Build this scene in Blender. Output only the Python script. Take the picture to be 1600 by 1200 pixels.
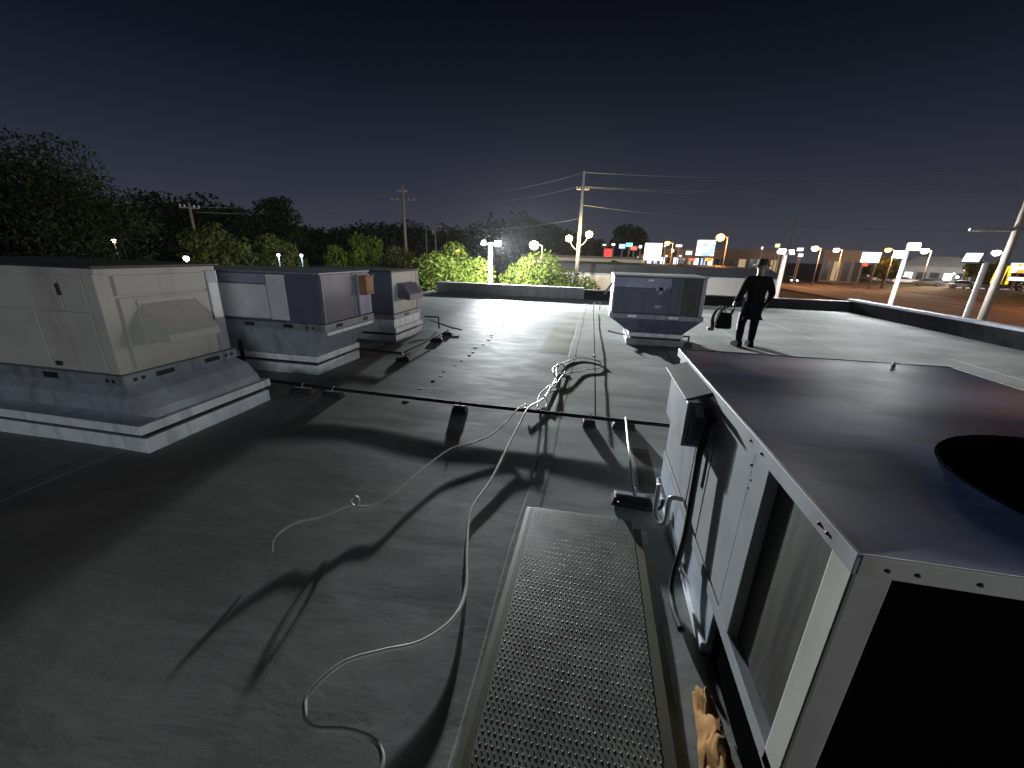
import bpy, bmesh, math, random
import numpy as np
from mathutils import Vector, Matrix
R = math.radians
for o in list(bpy.data.objects): bpy.data.objects.remove(o)
scene = bpy.context.scene
COL = scene.collection
random.seed(7)
rng = np.random.default_rng(7)

# ------------------------------------------------------------------ camera
yaw, pitch, roll = R(11.2), R(18.2), R(1.6)
def turn(v):
    c, s = math.cos(yaw), math.sin(yaw)
    return Vector((c*v[0]-s*v[1], s*v[0]+c*v[1], v[2]))
fwd = turn((0, math.cos(pitch), -math.sin(pitch)))
up0 = turn((0, math.sin(pitch), math.cos(pitch)))
rt0 = turn((1, 0, 0))
rt = rt0*math.cos(roll)+up0*math.sin(roll)
up = up0*math.cos(roll)-rt0*math.sin(roll)
cam_data = bpy.data.cameras.new('camera')
cam_data.sensor_width = 36.0
cam_data.lens = 36.0*620/1600
cam_data.clip_start = 0.05
cam_data.clip_end = 2000
cam = bpy.data.objects.new('camera', cam_data)
COL.objects.link(cam)
m = Matrix((rt, up, -fwd)).transposed().to_4x4()
m.translation = (0, 0, 1.8)
cam.matrix_world = m
scene.camera = cam

# ------------------------------------------------------------------ night sky
world = bpy.data.worlds.new('World')
scene.world = world
world.use_nodes = True
wt = world.node_tree
wt.nodes.clear()
wo = wt.nodes.new('ShaderNodeOutputWorld')
bg = wt.nodes.new('ShaderNodeBackground')
tc = wt.nodes.new('ShaderNodeTexCoord')
sx = wt.nodes.new('ShaderNodeSeparateXYZ')
rp = wt.nodes.new('ShaderNodeValToRGB')
wt.links.new(tc.outputs['Generated'], sx.inputs[0])
wt.links.new(sx.outputs['Z'], rp.inputs[0])
wt.links.new(rp.outputs[0], bg.inputs[0])
wt.links.new(bg.outputs[0], wo.inputs[0])
SKY = [(0.0, (.050, .052, .070)), (.05, (.041, .044, .062)), (.12, (.027, .031, .048)), (.22, (.0138, .0175, .0310)),
       (.32, (.0055, .0080, .0160)), (.45, (.0012, .0022, .0050)), (1.0, (.0010, .0017, .004))]
el = rp.color_ramp.elements
el[0].position, el[0].color = SKY[0][0], (*SKY[0][1], 1)
el[1].position, el[1].color = SKY[-1][0], (*SKY[-1][1], 1)
for p, c in SKY[1:-1]:
    e = el.new(p); e.color = (*c, 1)
bg.inputs[1].default_value = 1.0

# one low, soft, faint sun lamp: added fill standing in for unseen lamps behind the viewer
rear_fill_d = bpy.data.lights.new('sun', 'SUN')
rear_fill_d.energy = 0.85
rear_fill_d.angle = R(10)
rear_fill_d.color = (.93, .97, 1.0)
sun = bpy.data.objects.new('sun', rear_fill_d)
COL.objects.link(sun)
sun.rotation_euler = Vector((-.66, .74, -.055)).to_track_quat('-Z', 'Y').to_euler()

vs = scene.view_settings
vs.view_transform = 'Standard'; vs.look = 'None'; vs.exposure = 0.0; vs.gamma = 1.0
vs.use_curve_mapping = False
scene.render.engine = 'CYCLES'
scene.cycles.use_denoising = True
scene.cycles.max_bounces = 6
scene.cycles.sample_clamp_indirect = 4.0

# ------------------------------------------------------------------ materials
def node(nt, t, **kw):
    n = nt.nodes.new(t)
    for k, v in kw.items(): setattr(n, k, v)
    return n

def M(name, col, rough=.6, metal=0.0, var=.18, scale=5.0, bump=0.0, bscale=30.0, spec=.5, stretch=(1, 1, 1), rvar=.12, stain=0.0):
    mt = bpy.data.materials.new(name)
    mt.use_nodes = True
    nt = mt.node_tree
    b = nt.nodes['Principled BSDF']
    t = node(nt, 'ShaderNodeTexCoord')
    mp = node(nt, 'ShaderNodeMapping')
    mp.inputs['Scale'].default_value = stretch
    nt.links.new(t.outputs['Object'], mp.inputs[0])
    n = node(nt, 'ShaderNodeTexNoise')
    n.inputs['Scale'].default_value = scale
    n.inputs['Detail'].default_value = 6
    n.inputs['Roughness'].default_value = .65
    nt.links.new(mp.outputs[0], n.inputs['Vector'])
    r = node(nt, 'ShaderNodeValToRGB')
    lo = [max(0, c*(1-var*1.6)) for c in col]; hi = [min(1, c*(1+var)) for c in col]
    r.color_ramp.elements[0].position = .28; r.color_ramp.elements[0].color = (*lo, 1)
    r.color_ramp.elements[1].position = .72; r.color_ramp.elements[1].color = (*hi, 1)
    nt.links.new(n.outputs[0], r.inputs[0])
    out = r.outputs[0]
    if stain:
        n3 = node(nt, 'ShaderNodeTexNoise'); n3.inputs['Scale'].default_value = scale*.35; n3.inputs['Detail'].default_value = 8
        mp3 = node(nt, 'ShaderNodeMapping'); mp3.inputs['Scale'].default_value = (3.5, 3.5, .5); mp3.inputs['Location'].default_value = (3.1, 7.7, 1.3)
        nt.links.new(t.outputs['Object'], mp3.inputs[0]); nt.links.new(mp3.outputs[0], n3.inputs['Vector'])
        r3 = node(nt, 'ShaderNodeValToRGB')
        r3.color_ramp.elements[0].position = .5; r3.color_ramp.elements[0].color = (1, 1, 1, 1)
        r3.color_ramp.elements[1].position = .72; r3.color_ramp.elements[1].color = (1-stain, 1-stain*1.03, 1-stain*1.1, 1)
        nt.links.new(n3.outputs[0], r3.inputs[0])
        mx = node(nt, 'ShaderNodeMixRGB', blend_type='MULTIPLY'); mx.inputs[0].default_value = 1
        nt.links.new(out, mx.inputs[1]); nt.links.new(r3.outputs[0], mx.inputs[2]); out = mx.outputs[0]
    nt.links.new(out, b.inputs['Base Color'])
    mr = node(nt, 'ShaderNodeMapRange')
    mr.inputs['To Min'].default_value = max(.03, rough-rvar); mr.inputs['To Max'].default_value = min(1, rough+rvar)
    nt.links.new(n.outputs[0], mr.inputs[0]); nt.links.new(mr.outputs[0], b.inputs['Roughness'])
    b.inputs['Metallic'].default_value = metal
    b.inputs['Specular IOR Level'].default_value = spec
    if bump:
        n2 = node(nt, 'ShaderNodeTexNoise'); n2.inputs['Scale'].default_value = bscale; n2.inputs['Detail'].default_value = 4
        nt.links.new(mp.outputs[0], n2.inputs['Vector'])
        bp = node(nt, 'ShaderNodeBump'); bp.inputs['Strength'].default_value = bump; bp.inputs['Distance'].default_value = .02
        nt.links.new(n2.outputs[0], bp.inputs['Height']); nt.links.new(bp.outputs[0], b.inputs['Normal'])
    return mt

def EM(name, col, s):
    mt = bpy.data.materials.new(name); mt.use_nodes = True
    nt = mt.node_tree; nt.nodes.clear()
    o = node(nt, 'ShaderNodeOutputMaterial'); e = node(nt, 'ShaderNodeEmission')
    e.inputs[0].default_value = (*col, 1); e.inputs[1].default_value = s
    nt.links.new(e.outputs[0], o.inputs[0])
    return mt

def SIGN(name, col, col2, s, scale=3.0):
    """a lit sign face: blocks of unreadable print on a glowing panel"""
    mt = bpy.data.materials.new(name); mt.use_nodes = True
    nt = mt.node_tree; nt.nodes.clear()
    o = node(nt, 'ShaderNodeOutputMaterial'); e = node(nt, 'ShaderNodeEmission')
    t = node(nt, 'ShaderNodeTexCoord'); mp = node(nt, 'ShaderNodeMapping'); mp.inputs['Scale'].default_value = (1.0, 1, 2.2)
    v = node(nt, 'ShaderNodeTexVoronoi', distance='CHEBYCHEV'); v.inputs['Scale'].default_value = scale
    r = node(nt, 'ShaderNodeValToRGB'); r.color_ramp.interpolation = 'CONSTANT'
    r.color_ramp.elements[0].color = (*col, 1); r.color_ramp.elements[1].position = .62; r.color_ramp.elements[1].color = (*col2, 1)
    nt.links.new(t.outputs['Object'], mp.inputs[0]); nt.links.new(mp.outputs[0], v.inputs['Vector'])
    nt.links.new(v.outputs['Color'], r.inputs[0]); nt.links.new(r.outputs[0], e.inputs[0])
    e.inputs[1].default_value = s
    nt.links.new(e.outputs[0], o.inputs[0])
    return mt

def LEAF(name, col, var=.45, scale=.6):
    mt = M(name, col, rough=.8, var=var, scale=scale, spec=.06)
    b = mt.node_tree.nodes['Principled BSDF']
    nt = mt.node_tree
    src = b.inputs['Base Color'].links[0].from_socket
    tr = node(nt, 'ShaderNodeBsdfTranslucent'); mx = node(nt, 'ShaderNodeMixShader'); mx.inputs[0].default_value = .35
    nt.links.new(src, tr.inputs[0]); nt.links.new(b.outputs[0], mx.inputs[1]); nt.links.new(tr.outputs[0], mx.inputs[2])
    nt.links.new(mx.outputs[0], nt.nodes['Material Output'].inputs[0])
    return mt

def roof_material():
    mt = bpy.data.materials.new('roof_membrane'); mt.use_nodes = True
    nt = mt.node_tree; b = nt.nodes['Principled BSDF']
    t = node(nt, 'ShaderNodeTexCoord')
    def nz(scale, detail, st=(1, 1, 1), rough=.6, dist=0):
        mp = node(nt, 'ShaderNodeMapping'); mp.inputs['Scale'].default_value = st
        nt.links.new(t.outputs['Object'], mp.inputs[0])
        n = node(nt, 'ShaderNodeTexNoise'); n.inputs['Scale'].default_value = scale; n.inputs['Detail'].default_value = detail
        n.inputs['Roughness'].default_value = rough; n.inputs['Distortion'].default_value = dist
        nt.links.new(mp.outputs[0], n.inputs['Vector']); return n.outputs[0]
    a = nz(.55, 9, (1, 1.5, 1), .62, .6)
    r = node(nt, 'ShaderNodeValToRGB')
    r.color_ramp.elements[0].position = .3; r.color_ramp.elements[0].color = (.21, .218, .208, 1)
    r.color_ramp.elements[1].position = .7; r.color_ramp.elements[1].color = (.33, .34, .325, 1)
    nt.links.new(a, r.inputs[0])
    d = nz(14, 6, (1, 1, 1), .7)
    mr = node(nt, 'ShaderNodeMapRange'); mr.inputs['From Min'].default_value = .3; mr.inputs['From Max'].default_value = .7
    mr.inputs['To Min'].default_value = .93; mr.inputs['To Max'].default_value = 1.05
    nt.links.new(d, mr.inputs[0])
    mx = node(nt, 'ShaderNodeMixRGB', blend_type='MULTIPLY'); mx.inputs[0].default_value = 1
    nt.links.new(r.outputs[0], mx.inputs[1]); nt.links.new(mr.outputs[0], mx.inputs[2])
    st_ = node(nt, 'ShaderNodeValToRGB')
    e_ = st_.color_ramp.elements
    e_[0].position = .40; e_[0].color = (.80, .80, .78, 1); e_[1].position = .47; e_[1].color = (1, 1, 1, 1)
    q = e_.new(.60); q.color = (1, 1, 1, 1); q = e_.new(.615); q.color = (1.10, 1.10, 1.08, 1); q = e_.new(.70); q.color = (1.05, 1.05, 1.02, 1)
    nt.links.new(nz(.38, 10, (1, 1.2, 1), .58, 1.0), st_.inputs[0])
    m2 = node(nt, 'ShaderNodeMixRGB', blend_type='MULTIPLY'); m2.inputs[0].default_value = .75
    nt.links.new(mx.outputs[0], m2.inputs[1]); nt.links.new(st_.outputs[0], m2.inputs[2])
    nt.links.new(m2.outputs[0], b.inputs['Base Color'])
    ro = node(nt, 'ShaderNodeMapRange'); ro.inputs['To Min'].default_value = .55; ro.inputs['To Max'].default_value = .9
    nt.links.new(nz(1.6, 7, (1, 2.2, 1), .65, .8), ro.inputs[0]); nt.links.new(ro.outputs[0], b.inputs['Roughness'])
    b.inputs['Specular IOR Level'].default_value = .014
    b1 = node(nt, 'ShaderNodeBump'); b1.inputs['Strength'].default_value = .18; b1.inputs['Distance'].default_value = .05
    nt.links.new(nz(1.3, 6, (.8, 1.8, 1), .5, .3), b1.inputs['Height'])
    b2 = node(nt, 'ShaderNodeBump'); b2.inputs['Strength'].default_value = .05; b2.inputs['Distance'].default_value = .01
    nt.links.new(nz(60, 3), b2.inputs['Height']); nt.links.new(b1.outputs[0], b2.inputs['Normal'])
    nt.links.new(b2.outputs[0], b.inputs['Normal'])
    return mt

ROOF = roof_material()
MAT = dict(
    post=M('corner_post_paint', (.33, .325, .30), .55, var=.1, scale=3, stain=.3),
    beige=M('beige_paint', (.40, .395, .365), .5, var=.08, scale=2.5, bump=.06, bscale=6, stain=.35),
    grey_paint=M('grey_paint', (.23, .24, .255), .45, var=.10, scale=3, bump=.05, bscale=6, stain=.4),
    slate=M('slate_paint', (.09, .095, .14), .4, var=.14, scale=3, bump=.05, bscale=4, stain=.3),
    slate_gloss=M('glossy_slate_panel', (.26, .26, .36), .25, metal=.2, var=.14, scale=3, bump=.10, bscale=3),
    galv=M('galvanised_steel', (.31, .355, .41), .42, metal=.2, var=.08, scale=7, bump=.05, bscale=5, stain=.3),
    galv_dull=M('dull_galvanised', (.26, .29, .33), .5, metal=.35, var=.16, scale=7, stain=.35),
    white_curb=M('pale_curb_metal', (.74, .79, .84), .38, metal=.1, var=.10, scale=8, stain=.3),
    shiny=M('shiny_panel_glare', (.72, .72, .80), .22, metal=.3, var=.10, scale=3, bump=.12, bscale=3),  # pale base colour stands in for a lamp reflected in the panel
    dark=M('dark_metal', (.03, .032, .036), .5, var=.2),
    void=M('painted_void_shade', (.003, .003, .003), 1.0, spec=0.0, var=.1),  # near-black colour that paints in the shade of openings
    black=M('black_rubber', (.012, .012, .012), .6, var=.25),
    coil=M('coil_fins', (.045, .044, .036), .55, metal=.1, var=.5, scale=7, stretch=(1, 1.5, .18)),
    top_blue=M('unit_top_sheet', (.030, .050, .125), .5, metal=.0, spec=.10, var=.45, scale=1.6, bump=.10, bscale=1.6, stretch=(.7, 1.8, 1), rvar=.1),  # reflected night sky is put into this dark blue base
    rust=M('rusty_brown_box', (.26, .12, .055), .6, var=.3, scale=10),
    label=M('sticker', (.75, .75, .75), .5, var=.1),
    pvc=M('white_plastic_pipe', (.42, .42, .41), .35, var=.06),
    conduit=M('grey_conduit', (.42, .43, .43), .35, metal=.5, var=.1),
    pipe=M('black_gas_pipe', (.014, .014, .015), .7, spec=.1, var=.3),
    cord=M('grey_cord', (.32, .31, .28), .5, var=.12, scale=12),
    plate=M('diamond_plate', (.15, .15, .135), .45, metal=.15, var=.3, scale=6),
    olive=M('olive_flange', (.06, .058, .024), .6, var=.25, scale=4),
    cap=M('parapet_cap', (.27, .29, .33), .8, metal=0, spec=.15, var=.12, scale=4, stain=.2),
    clad=M('grey_parapet_clad', (.30, .30, .32), .6, var=.15, scale=3, stain=.3),
    epdm=M('black_membrane', (.014, .014, .016), .95, spec=0.0, var=.3, scale=3),
    tan=M('tan_cloth', (.30, .16, .06), .9, var=.2, scale=5, bump=.12, bscale=160, spec=.1),
    tan_pale=M('pale_cloth_edge', (.5, .36, .26), .85, var=.2, scale=9),
    asphalt=M('asphalt', (.085, .058, .048), .8, var=.3, scale=.6, bump=.1, bscale=20),
    lot=M('parking_asphalt', (.075, .073, .07), .8, var=.3, scale=.3),
    ground=M('ground_earth', (.07, .07, .05), .95, var=.4, scale=.1),
    concrete=M('concrete', (.25, .17, .13), .8, var=.15, scale=.8),
    verge=M('verge_grass', (.11, .085, .04), .95, var=.4, scale=.5),
    paint=M('road_paint', (.6, .58, .5), .7, var=.2, scale=2),
    white_wall=M('white_block_wall', (.58, .585, .58), .7, var=.07, scale=.8, stain=.12),
    mansard=M('dark_roof_sheet', (.055, .065, .085), .6, var=.2, scale=.7),
    cream=M('cream_wall', (.55, .50, .36), .8, var=.12, scale=.5),
    tanwall=M('tan_wall', (.16, .13, .11), .8, var=.15, scale=.4),
    greyblue=M('grey_blue_sheet', (.28, .32, .35), .5, var=.15, scale=.5),
    glass=M('dark_glass', (.03, .035, .045), .12, var=.1),
    wood=M('weathered_pole_wood', (.17, .14, .115), .85, var=.25, scale=3, stretch=(4, 4, .4)),
    steel_pole=M('painted_lamp_pole', (.33, .29, .27), .5, var=.08, scale=2),
    fixture=M('lamp_housing', (.14, .14, .15), .5, var=.1),
    wire=M('wire_metal', (.10, .10, .11), .5, var=.1),
    bark=M('bark', (.11, .085, .06), .9, var=.35, scale=6, bump=.4, bscale=8),
    leaf_bright=LEAF('bright_leaf', (.115, .15, .024)),
    leaf_mid=LEAF('mid_leaf', (.085, .095, .025)),
    leaf_dark=LEAF('dark_leaf', (.017, .028, .010)),
    leaf_far=LEAF('far_leaf', (.03, .04, .022)),
    cloth_black=M('black_clothing', (.006, .006, .007), .95, spec=.02, var=.3, scale=8),
    denim=M('dark_denim', (.006, .007, .013), .95, spec=.0, var=.3, scale=10),
    skin=M('skin', (.20, .12, .08), .6, var=.1),
    hat=M('dark_felt_hat', (.035, .030, .027), .9, var=.2),
    car_white=M('white_car_paint', (.6, .6, .6), .3, var=.03), car_grey=M('grey_car_paint', (.22, .23, .25), .3, metal=.4, var=.03),
    car_dark=M('dark_car_paint', (.04, .045, .06), .3, var=.03), car_red=M('red_car_paint', (.30, .03, .025), .3, var=.03),
    tyre=M('tyre', (.02, .02, .02), .8), rim=M('wheel_rim', (.4, .4, .42), .35, metal=.8),
)
# ------------------------------------------------------------------ mesh builder
ORG = {}
class MB:
    def __init__(s): s.v = []; s.f = []
    def add(s, vs, fs):
        k = len(s.v); s.v += [tuple(p) for p in vs]; s.f += [tuple(i+k for i in f) for f in fs]; return s
    def frus(s, a, z0, b, z1):
        """a, b = (x0,x1,y0,y1) rectangles at heights z0, z1"""
        vs = [(a[0], a[2], z0), (a[1], a[2], z0), (a[1], a[3], z0), (a[0], a[3], z0), (b[0], b[2], z1), (b[1], b[2], z1), (b[1], b[3], z1), (b[0], b[3], z1)]
        return s.add(vs, [(3, 2, 1, 0), (4, 5, 6, 7), (0, 1, 5, 4), (1, 2, 6, 5), (2, 3, 7, 6), (3, 0, 4, 7)])
    def box(s, x0, x1, y0, y1, z0, z1): return s.frus((x0, x1, y0, y1), z0, (x0, x1, y0, y1), z1)
    def tube(s, pts, r, n=8, cap=True):
        pts = [Vector(p) for p in pts]; N = len(pts)
        rs = r if isinstance(r, (list, tuple)) else [r]*N
        prev = None; vs = []; fs = []
        for i, p in enumerate(pts):
            d = (pts[min(i+1, N-1)]-pts[max(i-1, 0)]).normalized()
            if prev is None:
                a = Vector((0, 0, 1)) if abs(d.z) < .9 else Vector((1, 0, 0))
                u = d.cross(a).normalized()
            else:
                u = (prev-d*prev.dot(d)).normalized()
            prev = u; w = d.cross(u)
            for k in range(n):
                t = 2*math.pi*k/n; vs.append(p+(u*math.cos(t)+w*math.sin(t))*rs[i])
        for i in range(N-1):
            for k in range(n):
                fs.append((i*n+k, i*n+(k+1) % n, (i+1)*n+(k+1) % n, (i+1)*n+k))
        if cap: fs += [tuple(range(n))[::-1], tuple((N-1)*n+k for k in range(n))]
        return s.add(vs, fs)
    def prism(s, poly, axis, a, b):
        """extrude a 2-D polygon along axis 'x' (poly=(y,z)), 'y' (poly=(x,z)) or 'z' (poly=(x,y))"""
        mk = {'x': lambda p, t: (t, p[0], p[1]), 'y': lambda p, t: (p[0], t, p[1]), 'z': lambda p, t: (p[0], p[1], t)}[axis]
        n = len(poly)
        vs = [mk(p, a) for p in poly]+[mk(p, b) for p in poly]
        return s.add(vs, [tuple(range(n))[::-1], tuple(range(n, 2*n))]+[(i, (i+1) % n, n+(i+1) % n, n+i) for i in range(n)])
    def ball(s, c, r, n=10, m_=6, sz=1.0):
        vs = [(c[0], c[1], c[2]+r*sz)]
        for i in range(1, m_):
            t = math.pi*i/m_
            for k in range(n):
                q = 2*math.pi*k/n; vs.append((c[0]+r*math.sin(t)*math.cos(q), c[1]+r*math.sin(t)*math.sin(q), c[2]+r*sz*math.cos(t)))
        vs.append((c[0], c[1], c[2]-r*sz)); fs = []
        for k in range(n): fs.append((0, 1+k, 1+(k+1) % n))
        for i in range(m_-2):
            for k in range(n): fs.append((1+i*n+k, 1+(i+1)*n+k, 1+(i+1)*n+(k+1) % n, 1+i*n+(k+1) % n))
        L = len(vs)-1
        for k in range(n): fs.append((L, 1+(m_-2)*n+(k+1) % n, 1+(m_-2)*n+k))
        return s.add(vs, fs)
    def build(s, name, mat, parent=None, bevel=0, smooth=False, fix=True):
        off = Vector(ORG.get(parent.name, (0, 0, 0))) if parent else Vector((0, 0, 0))
        me = bpy.data.meshes.new(name)
        me.from_pydata([tuple(Vector(p)-off) for p in s.v], [], s.f)
        if fix:
            bm = bmesh.new(); bm.from_mesh(me); bmesh.ops.recalc_face_normals(bm, faces=bm.faces); bm.to_mesh(me); bm.free()
        me.materials.append(MAT[mat] if isinstance(mat, str) else mat)
        if smooth: me.shade_smooth()
        ob = bpy.data.objects.new(name, me); COL.objects.link(ob)
        if parent:
            ob.parent = parent; ORG[ob.name] = tuple(off)
        if bevel:
            md = ob.modifiers.new('bevel', 'BEVEL'); md.width = bevel; md.segments = 2; md.limit_method = 'ANGLE'
        return ob

def tag(o, label, cat, group=None):
    o['label'] = label; o['category'] = cat
    if group: o['group'] = group
    return o
def kind(o, k): o['kind'] = k; return o
def thing(name, loc, label=None, cat=None, group=None):
    o = bpy.data.objects.new(name, None); COL.objects.link(o); o.location = loc; o.empty_display_size = .2
    ORG[o.name] = tuple(loc)
    if label: tag(o, label, cat, group)
    return o
def box(x0, x1, y0, y1, z0, z1): return MB().box(x0, x1, y0, y1, z0, z1)
def copy_tree(o, loc=None, rz=None, label=None, parent=None, swap=None):
    c = o.copy(); COL.objects.link(c); c.parent = parent
    if loc is not None: c.location = loc
    if rz is not None: c.rotation_euler = (0, 0, rz)
    if label: c['label'] = label
    if swap and o.type == 'MESH' and o.data.materials and o.data.materials[0] in swap:
        c.data = o.data.copy(); c.data.materials[0] = swap[o.data.materials[0]]
    for ch in list(o.children): copy_tree(ch, parent=c, swap=swap)
    return c
def lamp(name, loc, col, power, radius=.25, parent=None):
    d = bpy.data.lights.new(name, 'POINT'); d.energy = power; d.color = col; d.shadow_soft_size = radius
    o = bpy.data.objects.new(name, d); COL.objects.link(o)
    off = Vector(ORG.get(parent.name, (0, 0, 0))) if parent else Vector((0, 0, 0))
    o.location = Vector(loc)-off; o.parent = parent
    return o
def smooth_path(pts, n=6):
    """Catmull-Rom through the points"""
    P = [Vector(p) for p in pts]; out = []
    for i in range(len(P)-1):
        a, b, c, d = P[max(i-1, 0)], P[i], P[i+1], P[min(i+2, len(P)-1)]
        for k in range(n):
            t = k/n
            out.append(.5*((2*b)+(c-a)*t+(2*a-5*b+4*c-d)*t*t+(3*b-a-3*c+d)*t**3))
    out.append(P[-1]); return out

# ------------------------------------------------------------------ the setting
def gz(x):
    pts = [(-400, -4.2), (25, -4.2), (34, -3.2), (58, -3.2), (66, -2.3), (80, -1.9), (120, -1.0), (600, -1.0)]
    for (a, za), (b, zb) in zip(pts, pts[1:]):
        if x <= b: return za+(zb-za)*(x-a)/(b-a)
    return -1.0
def strip(name, x0, x1, y0, y1, dz, mat, nx=1):
    mb = MB(); xs = [x for x in (x0, 25, 34, 58, 66, 80, 120, x1) if x0 <= x <= x1]; xs = sorted(set(xs))
    for a, b in zip(xs, xs[1:]):
        mb.add([(a, y0, gz(a)+dz), (b, y0, gz(b)+dz), (b, y1, gz(b)+dz), (a, y1, gz(a)+dz)], [(0, 1, 2, 3)])
    return kind(mb.build(name, mat), 'structure')
strip('ground', -400, 600, -200, 800, 0, 'ground')
strip('parking_lot', -12, 33, -30, 46, .02, 'lot')
strip('sidewalk', 34, 41.5, -60, 420, .13, 'concrete')
strip('road', 41.6, 58, -60, 420, .03, 'asphalt')
strip('verge', 58.3, 65.8, -60, 420, .06, 'verge')
strip('car_lot', 66, 118, 20, 260, .03, 'asphalt')
kb = MB()
kb.box(41.5, 41.7, -60, 420, -3.3, -3.06)
kerb = kind(kb.build('kerb', 'concrete'), 'structure')
kerb2 = kind(box(58.0, 58.25, -60, 420, -3.3, -3.05).build('kerb', 'concrete'), 'structure')
road = bpy.data.objects['road']
for y in range(-20, 260, 9):
    for x in (45.6, 53.9):
        box(x-.08, x+.08, y, y+3, -3.169, -3.165).build('lane_dash', 'paint', road)
for x in (49.6, 49.95):
    box(x-.07, x+.07, -60, 420, -3.169, -3.165).build('centre_line', M('yellow_line', (.5, .33, .05), .7), road)

# our own roof: a gently uneven sheet
X0, X1, Y0, Y1 = -7.3, 9.7, -7.0, 17.8
nx, ny = 120, 170
vs = []
def hgt(x, y):
    return .006*math.sin(x*1.3+.4*y)*math.sin(y*.9+1)+.004*math.sin(3.1*x-1.2*y)+.003*math.sin(5.3*y+1.7*x+2)*math.sin(2.2*x)
for j in range(ny+1):
    for i in range(nx+1):
        x = X0+(X1-X0)*i/nx; y = Y0+(Y1-Y0)*j/ny
        vs.append((x, y, hgt(x, y)-.006))
rb = MB().add(vs, [(j*(nx+1)+i, j*(nx+1)+i+1, (j+1)*(nx+1)+i+1, (j+1)*(nx+1)+i) for j in range(ny) for i in range(nx)])
roof = kind(rb.build('roof', ROOF, smooth=True, fix=False), 'structure')
# welded laps between membrane sheets, and the line of fastener plates under one lap
for xs in (-6.05, -4.15, -.32, 1.58, 3.48, 5.38, 7.28):
    vs = []; N = 90
    for k in range(N+1):
        y = Y0+(Y1-Y0)*k/N; w = .01*math.sin(y*3+xs*5)
        for dx, dz in ((-.07, .0), (-.06, .0035), (.05, .0035), (.075, .0)): vs.append((xs+dx+w, y, hgt(xs+dx, y)-.006+dz))
    fs = [(4*k+c, 4*k+c+1, 4*k+c+5, 4*k+c+4) for k in range(N) for c in range(3)]
    MB().add(vs, fs).build('membrane_lap', ROOF, roof, smooth=False, fix=False)
fm = MB()
n = 10
fv = [(0, 0, .016)]+[(.035*math.cos(2*math.pi*k/n), .035*math.sin(2*math.pi*k/n), .013) for k in range(n)]+[(.075*math.cos(2*math.pi*k/n), .06*math.sin(2*math.pi*k/n), -.004) for k in range(n)]
fm.add(fv, [(0, 1+k, 1+(k+1) % n) for k in range(n)]+[(1+k, 1+n+k, 1+n+(k+1) % n, 1+(k+1) % n) for k in range(n)])
f0 = fm.build('fastener_plate', ROOF, roof, smooth=True)
f0.location = (-2.2, 4.3, 0)
for k in range(6, 34):
    c = f0.copy(); COL.objects.link(c); c.location = (-2.2+random.uniform(-.05, .05), 2.5+k*.33+random.uniform(-.1, .1), hgt(-2.2, 2.5+k*.33)-.006)
    c.rotation_euler = (0, 0, random.uniform(0, 6)); s = random.uniform(.5, 1.1); c.scale = (s, s*random.uniform(.6, 1), random.uniform(.15, .8))
PATCH = M('roof_tone_patch', (.24, .235, .20), .7, var=.2, scale=2, spec=.008, bump=.1, bscale=4); PATCHD = M('dark_membrane_patch', (.12, .115, .10), .75, var=.25, scale=3, spec=.01)
for (a, b_, c, d, mt) in ((-.98, -.40, 7.4, 10.4, PATCH), (.50, .655, 2.95, 3.75, PATCHD)):  # one yellowish and one darker rectangle laid over the roof sheet
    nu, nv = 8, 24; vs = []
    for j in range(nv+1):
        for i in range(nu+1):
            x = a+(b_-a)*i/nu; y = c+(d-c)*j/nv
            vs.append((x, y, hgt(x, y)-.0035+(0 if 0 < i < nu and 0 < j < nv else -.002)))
    MB().add(vs, [(j*(nu+1)+i, j*(nu+1)+i+1, (j+1)*(nu+1)+i+1, (j+1)*(nu+1)+i) for j in range(nv) for i in range(nu)]).build('roof_tone_patch', mt, roof, smooth=True, fix=False)
walls = kind(box(X0+.02, X1+.3, Y0+.02, Y1+.3, -4.2, -.06).build('building_wall', 'concrete'), 'structure')

# parapets round the roof edge
def parapet(loc, label, pieces, capped):
    t = thing('parapet_wall', loc, label, 'parapet', 'parapet walls round the roof')
    for name, mb, mat in pieces: mb.build(name, mat, t, bevel=.006)
    return t
p = parapet((-3.8, 18, 0), 'grey clad parapet wall across the far roof edge before the bushes',
    [('wall', box(-7.2, -.46, 17.8, 18.05, -.06, .43), 'clad'),
     ], 0)
for k in range(4):
    a = -7.24+k*1.69; box(a, a+1.685, 17.76, 18.1, .43, .47).build('cap', 'cap', p, bevel=.008)
p = parapet((4.5, 18, 0), 'black membrane parapet wall across the far roof edge behind the person',
    [('wall', box(-.455, 9.7, 17.82, 18.07, -.06, .36), 'epdm')], 0)
for k in range(5):
    a = -.45+k*2.05; box(a, a+2.044, 17.79, 18.11, .36, .395).build('cap', 'dark', p, bevel=.008)
p = parapet((9.85, 5, 0), 'black parapet wall with pale metal cap along the road side',
    [('wall', box(9.72, 9.93, -7, 18.1, -.06, .40), 'epdm')], 0)
for k in range(9):
    a = -7.0+k*2.79; box(9.67, 9.96, a, a+2.782, .40, .47).build('cap', 'cap', p, bevel=.01)
p = parapet((-7.25, 5, 0), 'low metal roof edge beside the bright bush',
    [('edge_strip', box(-7.42, -7.24, -7, 17.76, -.1, .07), 'cap')], 0)

# ------------------------------------------------------------------ rooftop units
def slot_row(mb, xs, y, z0, z1, d): pass
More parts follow.
